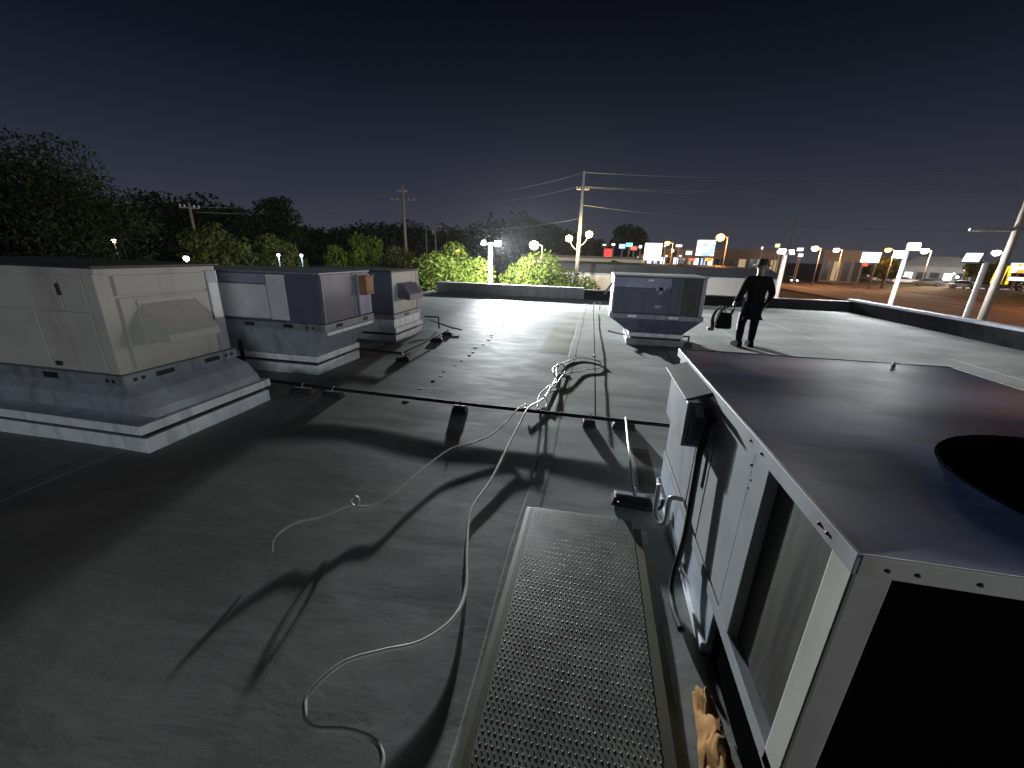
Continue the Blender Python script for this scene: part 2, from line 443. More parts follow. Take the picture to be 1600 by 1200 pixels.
# unit A : large beige unit at left
A = thing('rooftop_unit', (-5.3, 3.1, 0), 'large beige rooftop unit with a sloped exhaust hood, nearest on the left', 'rooftop unit', 'rooftop units')
ax0, ax1, ay0, ay1 = -6.75, -4.06, 2.62, 3.72
box(ax0, ax1, ay0, ay1, .675, 1.59).build('cabinet', 'beige', A, bevel=.008)
box(ax0-.03, ax1+.035, ay0-.035, ay1+.03, 1.59, 1.615).build('top_lid', 'dark', A, bevel=.006)
# front panels (facing the viewer): proud sheets with reveals
for (a, b, z0, z1) in ((-4.80, -4.20, .70, 1.22), (-5.62, -4.84, .70, 1.22), (-5.62, -4.48, 1.24, 1.53), (-4.46, -4.20, 1.24, 1.53), (-6.72, -5.66, .70, 1.53)):
    box(a, b, ay0-.014, ay0-.001, z0, z1).build('access_panel', 'beige', A, bevel=.005)
box(-4.175, -4.055, ay0-.02, ay0+.10, .68, 1.545).build('corner_post', 'beige', A, bevel=.006)
box(-4.165, -4.052, ay1-.12, ay1+.012, .68, 1.545).build('corner_post', 'galv_dull', A, bevel=.006)
box(-4.057, -4.04, ay0+.12, ay1-.14, 1.36, 1.53).build('access_panel', 'beige', A, bevel=.005)
box(-4.057, -4.04, ay0+.12, ay1-.14, .70, 1.34).build('access_panel', 'beige', A, bevel=.005)
# sloped exhaust hood on the right side
h = MB(); y0h, y1h = 2.90, 3.42
h.prism([(-4.04, 1.29), (-4.04, .93), (-3.80, .93), (-3.80, 1.00)], 'y', y0h, y1h)
hood = h.build('exhaust_hood', 'beige', A, bevel=.005)
box(-4.05, -4.03, y0h-.03, y1h+.03, .90, 1.32).build('hood_flange', 'beige', hood, bevel=.003)
box(-4.048, -4.03, 3.60, 3.70, 1.05, 1.42).build('sticker', 'label', A)
box(-4.77, -4.70, ay0-.03, ay0-.012, .72, .76).build('latch', 'dark', A, bevel=.004)
box(-4.48, -4.45, ay0-.03, ay0-.012, 1.36, 1.46).build('latch', 'dark', A, bevel=.004)
# base rail with fork slots, flared curb adapter, curb
rail = box(ax0-.02, -4.015, ay0-.045, ay1+.04, .575, .675).build('base_rail', 'galv_dull', A, bevel=.004)
for x in (-4.93, -5.9): box(x, x+.17, ay0-.051, ay0-.03, .60, .655).build('fork_slot', 'black', rail)
for y in (2.86, 3.36): box(-4.03, -4.009, y, y+.17, .60, .645).build('fork_slot', 'black', rail)
for y in (2.66, 2.73, 3.60, 3.67): box(-4.03, -4.009, y, y+.03, .61, .64).build('bolt_hole', 'black', rail)
for x in (-4.13, -4.20): box(x, x+.03, ay0-.051, ay0-.03, .61, .64).build('bolt_hole', 'black', rail)
ad = MB(); ad.frus((ax0+.05, -3.86, 2.66, 3.86), .27, (ax0-.02, -3.885, 2.515, 3.86), .35); ad.frus((ax0-.02, -3.885, 2.515, 3.86), .3501, (ax0-.02, -3.955, 2.53, 3.82), .49); ad.frus((ax0-.02, -3.955, 2.53, 3.82), .4901, (ax0, -4.03, 2.60, 3.74), .572)
adp = ad.build('curb_adapter', 'galv', A, bevel=.003)
box(-3.99, -3.965, 2.66, 2.72, .34, .50).build('adapter_clip', 'galv_dull', adp)
box(ax0-.06, -3.80, 2.46, 3.94, .185, .27).build('curb_flange', 'white_curb', A, bevel=.006)
box(ax0, -3.87, 2.54, 3.88, .13, .185).build('curb_gap', 'black', A)
box(ax0-.08, -3.83, 2.50, 3.93, -.02, .13).build('curb', 'white_curb', A, bevel=.006)

# unit B : slate unit with shiny panels
B = thing('rooftop_unit', (-4.8, 5.6, 0), 'dark slate rooftop unit with shiny front panel and rusty brown box, second on the left', 'rooftop unit', 'rooftop units')
bx0, bx1, by0, by1 = -6.2, -3.75, 5.0, 6.25
box(bx0, bx1, by0, by1, .76, 1.45).build('cabinet', 'slate', B, bevel=.008)
box(bx0-.02, bx1+.02, by0-.025, by1+.02, 1.45, 1.475).build('top_lid', 'galv_dull', B, bevel=.005)
box(-5.45, -4.62, by0-.014, by0-.001, 1.30, 1.43).build('front_panel', 'slate_gloss', B, bevel=.004)
box(-5.45, -4.62, by0-.016, by0-.001, .80, 1.285).build('front_panel', 'shiny', B, bevel=.004)
box(-4.60, -4.30, by0-.014, by0-.001, .79, 1.43).build('front_panel', 'shiny', B, bevel=.004)
box(-4.28, -3.77, by0-.014, by0-.001, .79, 1.43).build('front_panel', 'slate', B, bevel=.004)
box(bx1+.001, bx1+.015, 5.02, 5.06, .78, 1.44).build('corner_post', 'grey_paint', B, bevel=.003)
cp = box(bx1+.001, bx1+.010, 5.07, 5.78, .80, 1.41).build('coil_panel', 'slate', B)
box(bx1+.001, bx1+.016, 5.79, 5.83, .78, 1.44).build('corner_post', 'grey_paint', B, bevel=.003)
box(bx1+.001, bx1+.05, 5.86, 6.22, .78, 1.42).build('rear_section', 'slate_gloss', B, bevel=.01)
bb = box(bx1+.051, bx1+.17, 5.90, 6.12, 1.10, 1.40).build('junction_box', 'rust', B, bevel=.012)
bb['label'] = 'rusty brown box hung on the side'
box(bx1+.05, bx1+.185, 5.885, 6.135, 1.385, 1.405).build('box_lid', 'rust', bb, bevel=.004)
rail = box(bx0, bx1+.035, by0-.035, by1+.03, .655, .76).build('base_rail', 'galv_dull', B, bevel=.004)
for x in (-5.05, -4.40): box(x, x+.16, by0-.041, by0-.02, .69, .74).build('fork_slot', 'black', rail)
for x in (-4.02, -3.93): box(x, x+.035, by0-.041, by0-.02, .69, .725).build('bolt_hole', 'black', rail)
box(bx1+.02, bx1+.041, 5.22, 5.38, .685, .735).build('fork_slot', 'black', rail)
box(bx1+.02, bx1+.041, 5.95, 6.08, .685, .735).build('fork_slot', 'black', rail)
box(bx1+.02, bx1+.052, 5.0, 6.22, .60, .652).build('drip_edge', 'white_curb', B, bevel=.004)
MB().frus((bx0+.15, -3.98, 5.06, 6.05), .27, (bx0, bx1+.01, 4.98, 6.26), .655).build('curb_adapter', 'galv', B, bevel=.01)
box(bx0+.1, -3.93, 5.0, 6.10, .18, .27).build('curb_flange', 'white_curb', B, bevel=.006)
box(bx0+.15, -3.98, 5.05, 6.05, .135, .18).build('curb_gap', 'black', B)
box(bx0+.1, -3.945, 4.99, 6.10, -.02, .135).build('curb', 'white_curb', B, bevel=.006)

# unit C : third on the left with weather hood
Cc = thing('rooftop_unit', (-4.9, 8.1, 0), 'slate and pale grey rooftop unit with small weather hood, farthest on the left', 'rooftop unit', 'rooftop units')
cx0, cx1, cy0, cy1 = -6.2, -4.0, 7.5, 8.75
box(cx0, cx1, cy0, cy1, .54, 1.385).build('cabinet', 'slate', Cc, bevel=.008)
box(cx0-.02, cx1+.02, cy0-.02, cy1+.02, 1.385, 1.41).build('top_lid', 'dark', Cc, bevel=.004)
box(cx1+.001, cx1+.014, cy0+.01, cy1-.16, .56, 1.375).build('side_panel', 'beige', Cc, bevel=.004)
box(cx1+.001, cx1+.02, cy1-.15, cy1, .56, 1.375).build('corner_post', 'grey_paint', Cc, bevel=.004)
h = MB(); h.prism([(-3.985, 1.16), (-3.985, .86), (-3.72, .82), (-3.72, .93), (-3.86, 1.14)], 'y', 7.72, 8.36)
h.build('weather_hood', 'slate', Cc, bevel=.006)
box(cx0+.1, cx1-.5, cy0-.012, cy0-.001, .58, 1.36).build('front_panel', 'slate', Cc, bevel=.004)
rail = box(cx0, cx1+.03, cy0-.03, cy1+.03, .44, .54).build('base_rail', 'galv_dull', Cc, bevel=.004)
box(cx1+.02, cx1+.036, 7.95, 8.15, .465, .515).build('fork_slot', 'black', rail)
box(cx0, cx1+.015, cy0-.015, cy1+.015, .27, .44).build('curb_adapter', 'white_curb', Cc, bevel=.006)
box(cx0, cx1+.06, cy0-.05, cy1+.05, .17, .27).build('curb_flange', 'white_curb', Cc, bevel=.006)
box(cx0, cx1, cy0, cy1, .12, .17).build('curb_gap', 'black', Cc)
box(cx0, cx1+.05, cy0-.04, cy1+.04, -.02, .12).build('curb', 'white_curb', Cc, bevel=.006)

# unit D : far unit on a funnel-shaped adapter
Dd = thing('rooftop_unit', (1.3, 9.4, 0), 'dark slate rooftop unit on a funnel shaped adapter, left of the person', 'rooftop unit', 'rooftop units')
dx0, dx1, dy0, dy1 = .37, 2.20, 8.82, 10.1
box(dx0, dx1, dy0, dy1, .655, 1.42).build('cabinet', 'slate', Dd, bevel=.02)
box(dx0-.02, dx1+.02, dy0-.02, dy1+.03, 1.42, 1.45).build('top_lid', 'beige', Dd, bevel=.008)  # light falling on the top is painted in by the pale beige
box(.40, 1.52, dy0-.014, dy0-.001, 1.20, 1.40).build('front_panel', 'slate_gloss', Dd, bevel=.004)
box(.40, 1.52, dy0-.014, dy0-.001, .68, 1.19).build('front_panel', 'slate', Dd, bevel=.004)
box(1.53, 1.76, dy0-.012, dy0-.001, .68, 1.40).build('front_panel', 'slate', Dd, bevel=.004)
cl = box(1.77, 2.10, dy0-.01, dy0-.001, .68, 1.40).build('coil_panel', 'coil', Dd, bevel=.003)
box(2.11, 2.185, dy0-.02, dy0-.001, .66, 1.415).build('corner_post', 'galv_dull', Dd, bevel=.006)
box(.375, .40, dy0-.02, dy0-.001, .66, 1.415).build('corner_post', 'galv_dull', Dd, bevel=.006)
for (a, b, z0, z1) in ((1.28, 1.36, 1.08, 1.30), (1.22, 1.42, 1.15, 1.22), (1.24, 1.37, .80, .86), (1.06, 1.16, 1.33, 1.37)):
    box(a, b, dy0-.018, dy0-.013, z0, z1).build('sticker', 'label' if z0 > 1.3 else 'slate_gloss', Dd)
rail = box(dx0-.03, dx1+.03, dy0-.03, dy1+.03, .56, .655).build('base_rail', 'galv_dull', Dd, bevel=.006)
for x in (.72, 1.55): box(x, x+.18, dy0-.036, dy0-.02, .585, .635).build('fork_slot', 'white_curb', rail)
MB().frus((.80, 1.90, 8.92, 10.0), .25, (dx0-.01, dx1+.01, dy0-.01, dy1+.01), .56).build('curb_adapter', 'slate', Dd, bevel=.01)
box(.79, 1.91, 8.87, 10.03, .165, .25).build('curb_flange', 'white_curb', Dd, bevel=.006)
box(.83, 1.87, 8.92, 9.98, .125, .165).build('curb_gap', 'black', Dd)
box(.76, 1.94, 8.85, 10.05, -.02, .125).build('curb', 'grey_paint', Dd, bevel=.006)
ln = MB(); ln.tube([(.36, 9.3, 1.24), (.24, 9.1, 1.08), (.20, 9.05, 1.02)], .025, 8); ln.build('hood_strut', 'pvc', Dd)
t = MB(); t.tube(smooth_path([(.82, 9.3, .10), (.42, 9.3, .16), (.38, 9.3, .20)], 4), .02, 8)
t.build('gas_stub', 'conduit', Dd, smooth=True)
box(1.96, 2.12, 8.86, 9.0, -.02, .10).build('pipe_foot', 'dark', Dd, bevel=.01)
t = MB(); t.tube([(1.88, 8.93, .22), (2.04, 8.93, .22), (2.04, 8.93, .02)], .022, 8); t.build('drain_pipe', 'dark', Dd)

# unit R : near unit at right, seen from above
U = thing('rooftop_unit', (1.5, 2.0, 0), 'low grey rooftop unit with dark blue top and round fan opening, nearest on the right', 'rooftop unit', 'rooftop units')
rx0, rx1, ry0, ry1, rz0, rz1 = .675, 2.36, .925, 3.10, .31, 1.15
fc, fr = (1.68, 1.33), .49           # fan opening
# shell without the top: side walls built as panels, inside left hollow for the fan and coil
box(rx0+.012, rx0+.03, 1.42, ry1, rz0, rz1-.02).build('inner_wall', 'grey_paint', U)
box(rx1-.03, rx1, ry0+.02, ry1, rz0, rz1-.02).build('outer_wall', 'grey_paint', U)
box(rx0+.03, rx1-.03, ry1-.02, ry1, rz0, rz1-.02).build('end_wall', 'grey_paint', U)
box(rx0+.03, rx1-.03, ry0+.02, ry1-.02, rz0, rz0+.03).build('floor_pan', 'dark', U)
# side panels
for a, b in ((2.32, 3.08), (2.03, 2.31), (1.555, 2.02)):
    box(rx0-.004, rx0+.011, a, b, rz0+.01, rz1-.02).build('side_panel', 'grey_paint', U, bevel=.005)
box(rx0-.010, rx0+.05, 1.41, 1.548, rz0, rz1-.02).build('corner_post', 'grey_paint', U, bevel=.006)
box(rx0-.010, rx0+.075, ry0-.01, ry0+.085, rz0-.06, rz1-.02).build('corner_post', 'post', U, bevel=.008)
box(rx1-.08, rx1+.01, ry0-.01, ry0+.085, rz0-.06, rz1-.02).build('corner_post', 'post', U, bevel=.008)
# finned coils: side and front
cl = box(rx0+.028, rx0+.05, 1.012, 1.405, rz0+.02, rz1-.03).build('side_coil', 'coil', U)
cl = box(rx0+.08, rx1-.085, ry0+.045, ry0+.07, rz0+.0, rz1-.05).build('shaded_front_coil', 'void', U)  # near-black sheet: shade of the open front put into its colour
# top sheet with the round hole, slightly dished, and folded edge
N = 48; vs = []; fs = []
def edge_pt(t):
    dx, dy = math.cos(t), math.sin(t); k = 1e9
    if dx > 1e-6: k = min(k, (rx1+.02-fc[0])/dx)
    if dx < -1e-6: k = min(k, (rx0-.02-fc[0])/dx)
    if dy > 1e-6: k = min(k, (ry1+.02-fc[1])/dy)
    if dy < -1e-6: k = min(k, (ry0-.02-fc[1])/dy)
    return (fc[0]+dx*k, fc[1]+dy*k)
angs = sorted(set([2*math.pi*k/N for k in range(N)]+[math.atan2(y-fc[1], x-fc[0]) % (2*math.pi) for x in (rx0-.02, rx1+.02) for y in (ry0-.02, ry1+.02)]))
rings = 9
for t in angs:
    e = edge_pt(t)
    for q in range(rings+1):
        ri = fr if q == 0 else fr+.006
        w = 0 if q < 2 else (q-1)/(rings-1)
        x = (fc[0]+ri*math.cos(t))*(1-w)+e[0]*w; y = (fc[1]+ri*math.sin(t))*(1-w)+e[1]*w
        amp = min(1, 6*w*(1-w))
        vs.append((x, y, rz1+.004+amp*(.007*math.sin(2.7*y+1.1*x)+.005*math.sin(6*y-2*x))+0))
n = len(angs)
for i in range(n):
    for q in range(rings):
        a = i*(rings+1)+q; b = ((i+1) % n)*(rings+1)+q
        fs.append((a, b, b+1, a+1))
top = MB().add(vs, fs).build('top_sheet', 'top_blue', U, smooth=True)
md = top.modifiers.new('solid', 'SOLIDIFY'); md.thickness = .006; md.offset = -1
md = top.modifiers.new('split', 'EDGE_SPLIT'); md.split_angle = R(35)
lipm = MB()
lipm.box(rx0-.022, rx0-.012, ry0-.02, ry1+.02, rz1-.05, rz1+.006)
lipm.build('left_lip', 'grey_paint', U, bevel=.002)
box(rx0-.012, rx1+.012, ry0-.022, ry0-.012, rz1-.05, rz1+.006).build('front_lip', 'beige', U, bevel=.002)
box(rx1+.012, rx1+.022, ry0-.02, ry1+.02, rz1-.05, rz1+.006).build('right_lip', 'grey_paint', U, bevel=.002)
box(rx0-.012, rx1+.012, ry1+.012, ry1+.022, rz1-.05, rz1+.006).build('rear_lip', 'grey_paint', U, bevel=.002)
for (x, y) in ((rx0-.023, 1.02), (rx0-.023, 1.06), (rx0-.023, 1.47), (rx0-.023, 1.58), (rx0-.023, 2.25), (.72, ry0-.023), (.78, ry0-.023), (.90, ry0-.023)):
    MB().ball((x, y, rz1-.025), .0055, 8, 5).build('screw', 'dark', U)
# fan inside the opening: ring, hub, four blades, guard
shr = MB(); shr.tube([(fc[0], fc[1], rz1+.01), (fc[0], fc[1], rz0+.06)], fr-.004, 40, cap=False); shr.build('fan_dark_liner', 'void', U, smooth=True)  # black liner added to keep the fan opening dark
hub = MB(); hub.tube([(fc[0], fc[1], .78), (fc[0], fc[1], .98)], .09, 16); hub.build('fan_hub', 'black', U)
for k in range(4):
    t = k*math.pi/2+.4; bl = MB()
    c, s = math.cos(t), math.sin(t)
    P = lambda r_, w_, z_: (fc[0]+c*r_-s*w_, fc[1]+s*r_+c*w_, z_)
    bl.add([P(.08, -.07, .84), P(.40, -.16, .82), P(.40, .12, .94), P(.08, .07, .92)], [(0, 1, 2, 3)])
    o = bl.build('fan_blade', 'black', U); md = o.modifiers.new('s', 'SOLIDIFY'); md.thickness = .006
MB().ball((2.02, 3.06, rz1+.012), .012, 8, 5).build('lifting_lug', 'white_curb', U)
# intake hood on the left side
hx = .545
h = MB(); h.box(hx, rx0-.005, 2.16, 2.68, .80, 1.06)
hood = h.build('intake_hood', 'grey_paint', U, bevel=.006)
h = MB(); h.prism([(rx0-.023, 1.135), (rx0-.023, 1.11), (hx-.02, 1.075), (hx-.02, 1.085)], 'y', 2.14, 2.80)
h.build('hood_cover', 'dark', hood, bevel=.002)
box(hx+.02, rx0-.01, 2.145, 2.159, .82, 1.04).build('hood_end', 'slate', hood, bevel=.002)
for k in range(5):  # white strips stand in for light shining through the hood grille
    z = 1.052-.014*k; x = .572+.005*k
    MB().add([(x, 2.138, z), (x+.045, 2.138, z-.010), (x+.045, 2.132, z-.002), (x, 2.132, z+.008)], [(0, 1, 2, 3)]).build('grille_light_strip', 'label', hood)
box(rx0-.012, rx0-.004, 2.08, 2.28, .60, .80).build('service_plate', 'grey_paint', U, bevel=.003)
for (y, z) in ((2.31, .98), (2.03, .93), (2.30, .62), (1.56, 1.03), (1.53, .98), (1.54, .94)):
    MB().ball((rx0-.008, y, z), .006, 8, 5).build('screw', 'dark', U)
# base rail, curb with a near-black box painting the shade of an open bay
rail = box(rx0-.01, rx1+.01, ry0+.0, ry1+.01, .245, rz0-.001).build('base_rail', 'grey_paint', U, bevel=.004)
box(rx0-.006, rx1, 1.58, ry1, .05, .244).build('curb', 'galv', U, bevel=.006)
box(rx0-.03, rx1+.02, 1.58, ry1+.02, -.02, .05).build('curb_flashing', 'white_curb', U, bevel=.008)
box(rx0+.02, rx1-.02, ry0+.08, 1.579, -.02, .244).build('open_bay_shade', 'void', U)
# condensate trap and whip on the side
t = MB(); t.tube(smooth_path([(.665, 2.36, .34), (.60, 2.36, .34), (.585, 2.36, .30), (.585, 2.36, .16), (.565, 2.42, .10), (.545, 2.50, .12), (.545, 2.52, .26), (.545, 2.52, .33)], 5), .016, 10)
t.build('condensate_trap', 'pvc', U, smooth=True)
t = MB(); t.tube(smooth_path([(.668, 2.10, .98), (.64, 2.07, 1.0), (.615, 2.04, .90), (.61, 2.01, .62), (.605, 1.98, .34), (.585, 1.97, .12), (.565, 1.90, .035), (.56, 1.78, .022), (.575, 1.66, .022)], 6), .017, 10)
t.build('power_whip', 'black', U, smooth=True)
t = MB(); t.tube([(.664, 2.12, .98), (.64, 2.07, 1.0)], .02, 8); t.build('whip_fitting', 'galv', U)

# ------------------------------------------------------------------ pipes and their supports
def block(x, y, rz, label, big=1.0):
    t = thing('pipe_support', (x, y, 0), label, 'pipe support', 'rubber pipe supports on the roof')
    o = MB(); s = big
    o.frus((x-.10*s, x+.10*s, y-.065, y+.065), -.004, (x-.085*s, x+.085*s, y-.05, y+.05), .062)
    a = o.build('block', 'black', t, bevel=.006)
    b = box(x-.08*s, x+.08*s, y-.02, y+.02, .062, .078).build('strut', 'galv_dull', t, bevel=.002)
    cl_ = MB(); cl_.tube([(x+.012, y-.028, .075), (x+.012, y-.026, .115), (x+.012, y, .128), (x+.012, y+.026, .115), (x+.012, y+.028, .075)], .006, 6)
    c = cl_.build('clamp', 'galv', t)
    t.rotation_euler = (0, 0, rz)
    return t
PY = 4.18
g = thing('gas_pipe', (-1.5, PY, 0), 'long black gas pipe crossing the roof from side to side', 'pipe')
t = MB(); t.tube([(-4.55, PY+.16, .095), (-3.3, PY+.06, .10), (-1.45, PY, .10), (.10, PY-.02, .10), (1.45, PY-.03, .10), (1.45, PY-.03, .30)], .021, 10); t.build('pipe_run', 'pipe', g, smooth=True)
t = MB(); t.tube([(-4.55, PY+.16, .095), (-4.55, PY+.16, .62)], .024, 10); t.build('riser', 'pipe', g)
MB().ball((-.66, PY-.015, .118), .02, 8, 5).build('coupling', 'galv', g)
block(-3.62, 4.26, .05, 'black pipe support beside the beige unit, leftmost under the gas pipe', 1.5)
block(-3.17, 4.24, .0, 'black pipe support second from the left under the gas pipe', 1.3)
block(-1.45, PY, .0, 'black pipe support under the middle of the long gas pipe', .9)
block(.06, PY-.02, .15, 'small black pipe support just right of where the cords cross the gas pipe', .75)
block(.44, PY+.02, .0, 'wide black pipe support where a thin conduit leaves the gas pipe', 1.3)
bs = block(.42, 2.76, .0, 'broad black pipe support at the far end of the steel walkway plate', 1.6)
g = thing('branch_conduit', (.44, 3.5, 0), 'thin grey conduit between two pipe supports beside the near right unit', 'conduit')
t = MB(); t.tube([(.445, PY-.01, .135), (.43, 3.5, .125), (.42, 2.70, .115)], .010, 8); t.build('conduit_run', 'conduit', g, smooth=True)
t = MB(); t.tube(smooth_path([(.30, 2.66, .05), (.42, 2.64, .045), (.55, 2.64, .045), (.61, 2.66, .06), (.62, 2.68, .12)], 4), .014, 8); t.build('black_tail', 'black', g, smooth=True)
g = thing('long_conduit', (.05, 10, 0), 'thin grey conduit running straight away towards the far parapet', 'conduit')
t = MB(); t.tube([(.13, 4.25, .05), (.10, 7.2, .06), (.0, 13.6, .06)], .008, 8); t.build('conduit_run', 'epdm', g)
t = MB(); t.tube([(0, 13.6, .06), (0, 13.6, .34), (.20, 13.65, .34), (.20, 13.65, .10)], .02, 8); t.build('upturned_end', 'conduit', g)
MB().ball((.09, 7.2, .06), .035, 8, 6).build('coupling', 'pvc', g)
# pipes by unit C
g = thing('side_gas_pipe', (-3.4, 7, 0), 'thin black pipe elbowing between the two far left units', 'pipe')
t = MB(); t.tube([(-3.95, 6.16, .02), (-3.95, 6.16, .13), (-3.15, 6.10, .13), (-3.17, 7.3, .11), (-3.2, 8.5, .11)], .018, 8); t.build('pipe_run', 'pipe', g)
t = MB(); t.tube([(-3.98, 9.0, .30), (-3.62, 9.0, .30), (-3.62, 9.0, .03)], .02, 8); t.build('elbow', 'pipe', g)
t = MB(); t.tube([(-3.98, 9.2, .20), (-3.3, 8.95, .08), (-3.0, 8.85, .06)], .02, 8); t.build('drain', 'galv_dull', g)
block(-3.13, 6.08, .9, 'black pipe support beside the slate unit with the rusty box', 1.0)
block(-3.18, 7.75, .2, 'black pipe support in front of the farthest left unit', 1.3)
block(-3.2, 8.45, .1, 'black pipe support farthest away on the left', 1.1)

# ------------------------------------------------------------------ cords
def cord(name, label, pts, r, extra=None):
    t = MB(); t.tube(smooth_path(pts, 7), r, 8)
    o = t.build(name, 'cord', smooth=True); tag(o, label, 'cord')
    return o
cord('cord', 'pale grey cord snaking from the foreground to the gas pipe and a far loop',
    [(-.60, .78, .012), (-.62, .86, .012), (-.69, .905, .012), (-.80, .905, .02), (-.93, .885, .02), (-1.0, .93, .03), (-1.02, 1.0, .03), (-.95, 1.12, .05), (-.81, 1.21, .05),
     (-.66, 1.30, .04), (-.56, 1.46, .03), (-.56, 1.66, .012), (-.65, 1.96, .015), (-.74, 2.35, .02), (-.70, 2.76, .03), (-.68, 3.33, .06), (-.655, 3.8, .10),
     (-.63, 4.18, .132), (-.56, 4.6, .06), (-.52, 4.96, .02), (-.47, 5.8, .02), (-.50, 6.4, .03), (-.33, 6.9, .02), (-.16, 7.17, .02), (.08, 7.1, .02), (.21, 6.92, .02),
     (.17, 6.55, .02), (-.02, 6.42, .02), (-.14, 6.24, .02), (-.36, 5.9, .05), (-.42, 5.4, .02)], .0105)
cord('cord', 'thinner grey cord bending left to a small ring end on the dark roof',
    [(-.45, 5.6, .02), (-.52, 5.0, .02), (-.60, 4.55, .05), (-.72, 4.19, .132), (-.80, 3.85, .09), (-.90, 3.52, .06), (-1.04, 3.32, .05), (-1.20, 3.14, .05), (-1.29, 2.76, .05), (-1.35, 2.42, .05),
     (-1.45, 2.21, .035), (-1.59, 2.15, .05), (-1.70, 2.02, .04), (-1.82, 1.90, .05), (-1.84, 1.74, .06), (-1.80, 1.66, .02)], .007)
cord('cord', 'tangle of pale cord knotted just beyond the gas pipe',
    [(-.56, 4.45, .02), (-.60, 4.9, .03), (-.50, 5.2, .08), (-.42, 5.6, .02), (-.52, 5.9, .07), (-.56, 6.3, .03), (-.44, 6.5, .06), (-.36, 6.2, .02), (-.46, 5.8, .05), (-.40, 5.3, .02), (-.50, 4.9, .06), (-.47, 4.55, .02), (-.66, 4.32, .04), (-.72, 4.5, .05)], .010)
rg = MB(); rc = (-1.56, 2.18, .075)
rg.tube([(rc[0]+.032*math.cos(2*math.pi*k/20), rc[1]+.012*math.sin(2*math.pi*k/20), rc[2]+.03*math.sin(2*math.pi*k/20)) for k in range(21)], .009, 6, cap=False)
tag(rg.build('cord_ring', 'cord', smooth=True), 'small pale loop standing on the thinner grey cord', 'ring')

# ------------------------------------------------------------------ diamond plate walkway
W = thing('walkway_plate', (.06, 1.5, 0), 'diamond tread steel walkway plate with olive edges beside the near unit', 'walkway')
wx0, wx1, wy0, wy1 = -.30, .40, -.4, 2.50
box(wx0, wx1, wy0, wy1, .004, .022).build('plate', 'plate', W, bevel=.003)
MB().frus((wx0-.06, wx0-.001, wy0, wy1+.02), .0, (wx0-.03, wx0-.001, wy0, wy1), .012).build('edge_flange', 'olive', W, bevel=.002)
MB().frus((wx1+.001, wx1+.09, wy0, wy1-.06), .0, (wx1+.001, wx1+.05, wy0, wy1-.08), .020).build('edge_flange', 'olive', W, bevel=.002)
tr = MB(); st = .024
for j in range(int((wy1-wy0)/(st*.9))-1):
    for i in range(int((wx1-wx0)/st)):
        x = wx0+.010+i*st+(j % 2)*st*.5; y = wy0+.013+j*st*.9
        if y < .55: continue
        t = math.pi/4 if j % 2 else -math.pi/4
        c, s = math.cos(t), math.sin(t); L, w_, hh = .0088, .0034, .0014
        q = lambda a, b, z: (x+c*a-s*b, y+s*a+c*b, z)
        z0 = .0221
        tr.add([q(-L, 0, z0), q(0, -w_, z0), q(L, 0, z0), q(0, w_, z0), q(-L*.35, 0, z0+hh), q(L*.35, 0, z0+hh)],
               [(0, 1, 5, 4), (1, 2, 5), (2, 3, 4, 5), (3, 0, 4)])
kind(tr.build('diamond_treads', 'plate', W, smooth=True, fix=False), 'stuff')

# ------------------------------------------------------------------ cloth in the open bay
from mathutils import noise as mnoise
nxc, nyc = 36, 96; vs = []
for j in range(nyc+1):
    for i in range(nxc+1):
        u, v = i/nxc, j/nyc
        wd = .165*(1-.5*v**1.6)
        edge = .014*mnoise.noise((u*2.0, v*9.0, 3.1))
        x = .475+.085*v+wd*u+edge; y = .70+.66*v+.03*mnoise.noise((u*5.0, v*3.0, 8.0))
        body = math.sin(math.pi*(.06+.88*u))**.75*(.55+.45*math.sin(math.pi*(.10+.85*v)))
        r1 = abs(mnoise.noise((u*2.3+v*1.2, v*4.2, .4))); r2 = abs(mnoise.noise((u*5.0, v*9.0-u*2, 2.0)))
        z = .012+(.14-.05*v)*body-.045*(1-r1*2.0)**2*body-.006*(1-r2*2)**3*body
        vs.append((x, y, max(.012, z)))
cm = MB().add(vs, [(j*(nxc+1)+i, j*(nxc+1)+i+1, (j+1)*(nxc+1)+i+1, (j+1)*(nxc+1)+i) for j in range(nyc) for i in range(nxc)])
cl = cm.build('canvas_cloth', 'tan', smooth=True); md = cl.modifiers.new('s', 'SOLIDIFY'); md.thickness = .006
md = cl.modifiers.new('sub', 'SUBSURF'); md.levels = 1; md.render_levels = 1
tag(cl, 'crumpled tan cloth stuffed between the walkway plate and the near unit', 'cloth')

# ------------------------------------------------------------------ the person
def skin_mesh(name, joints, edges, mat, parent, sub=2, root=0):
    off = Vector(ORG[parent.name])
    me = bpy.data.meshes.new(name)
    keys = list(joints)
    me.from_pydata([joints[k][0] for k in keys], [(keys.index(a), keys.index(b)) for a, b in edges], [])
    ob = bpy.data.objects.new(name, me); COL.objects.link(ob); ob.parent = parent
    ORG[ob.name] = tuple(off)
    md = ob.modifiers.new('skin', 'SKIN'); md.use_smooth_shade = True
    if not me.skin_vertices: pass
    for k, sv in zip(keys, me.skin_vertices[0].data):
        r = joints[k][1]; sv.radius = r if isinstance(r, tuple) else (r, r)
    me.skin_vertices[0].data[root].use_root = True
    md = ob.modifiers.new('sub', 'SUBSURF'); md.levels = sub; md.render_levels = sub
    me.materials.append(MAT[mat])
    return ob
PP = (3.30, 9.35, 0)
person = thing('person', PP, 'person in dark clothes and brimmed hat walking across the roof', 'person')
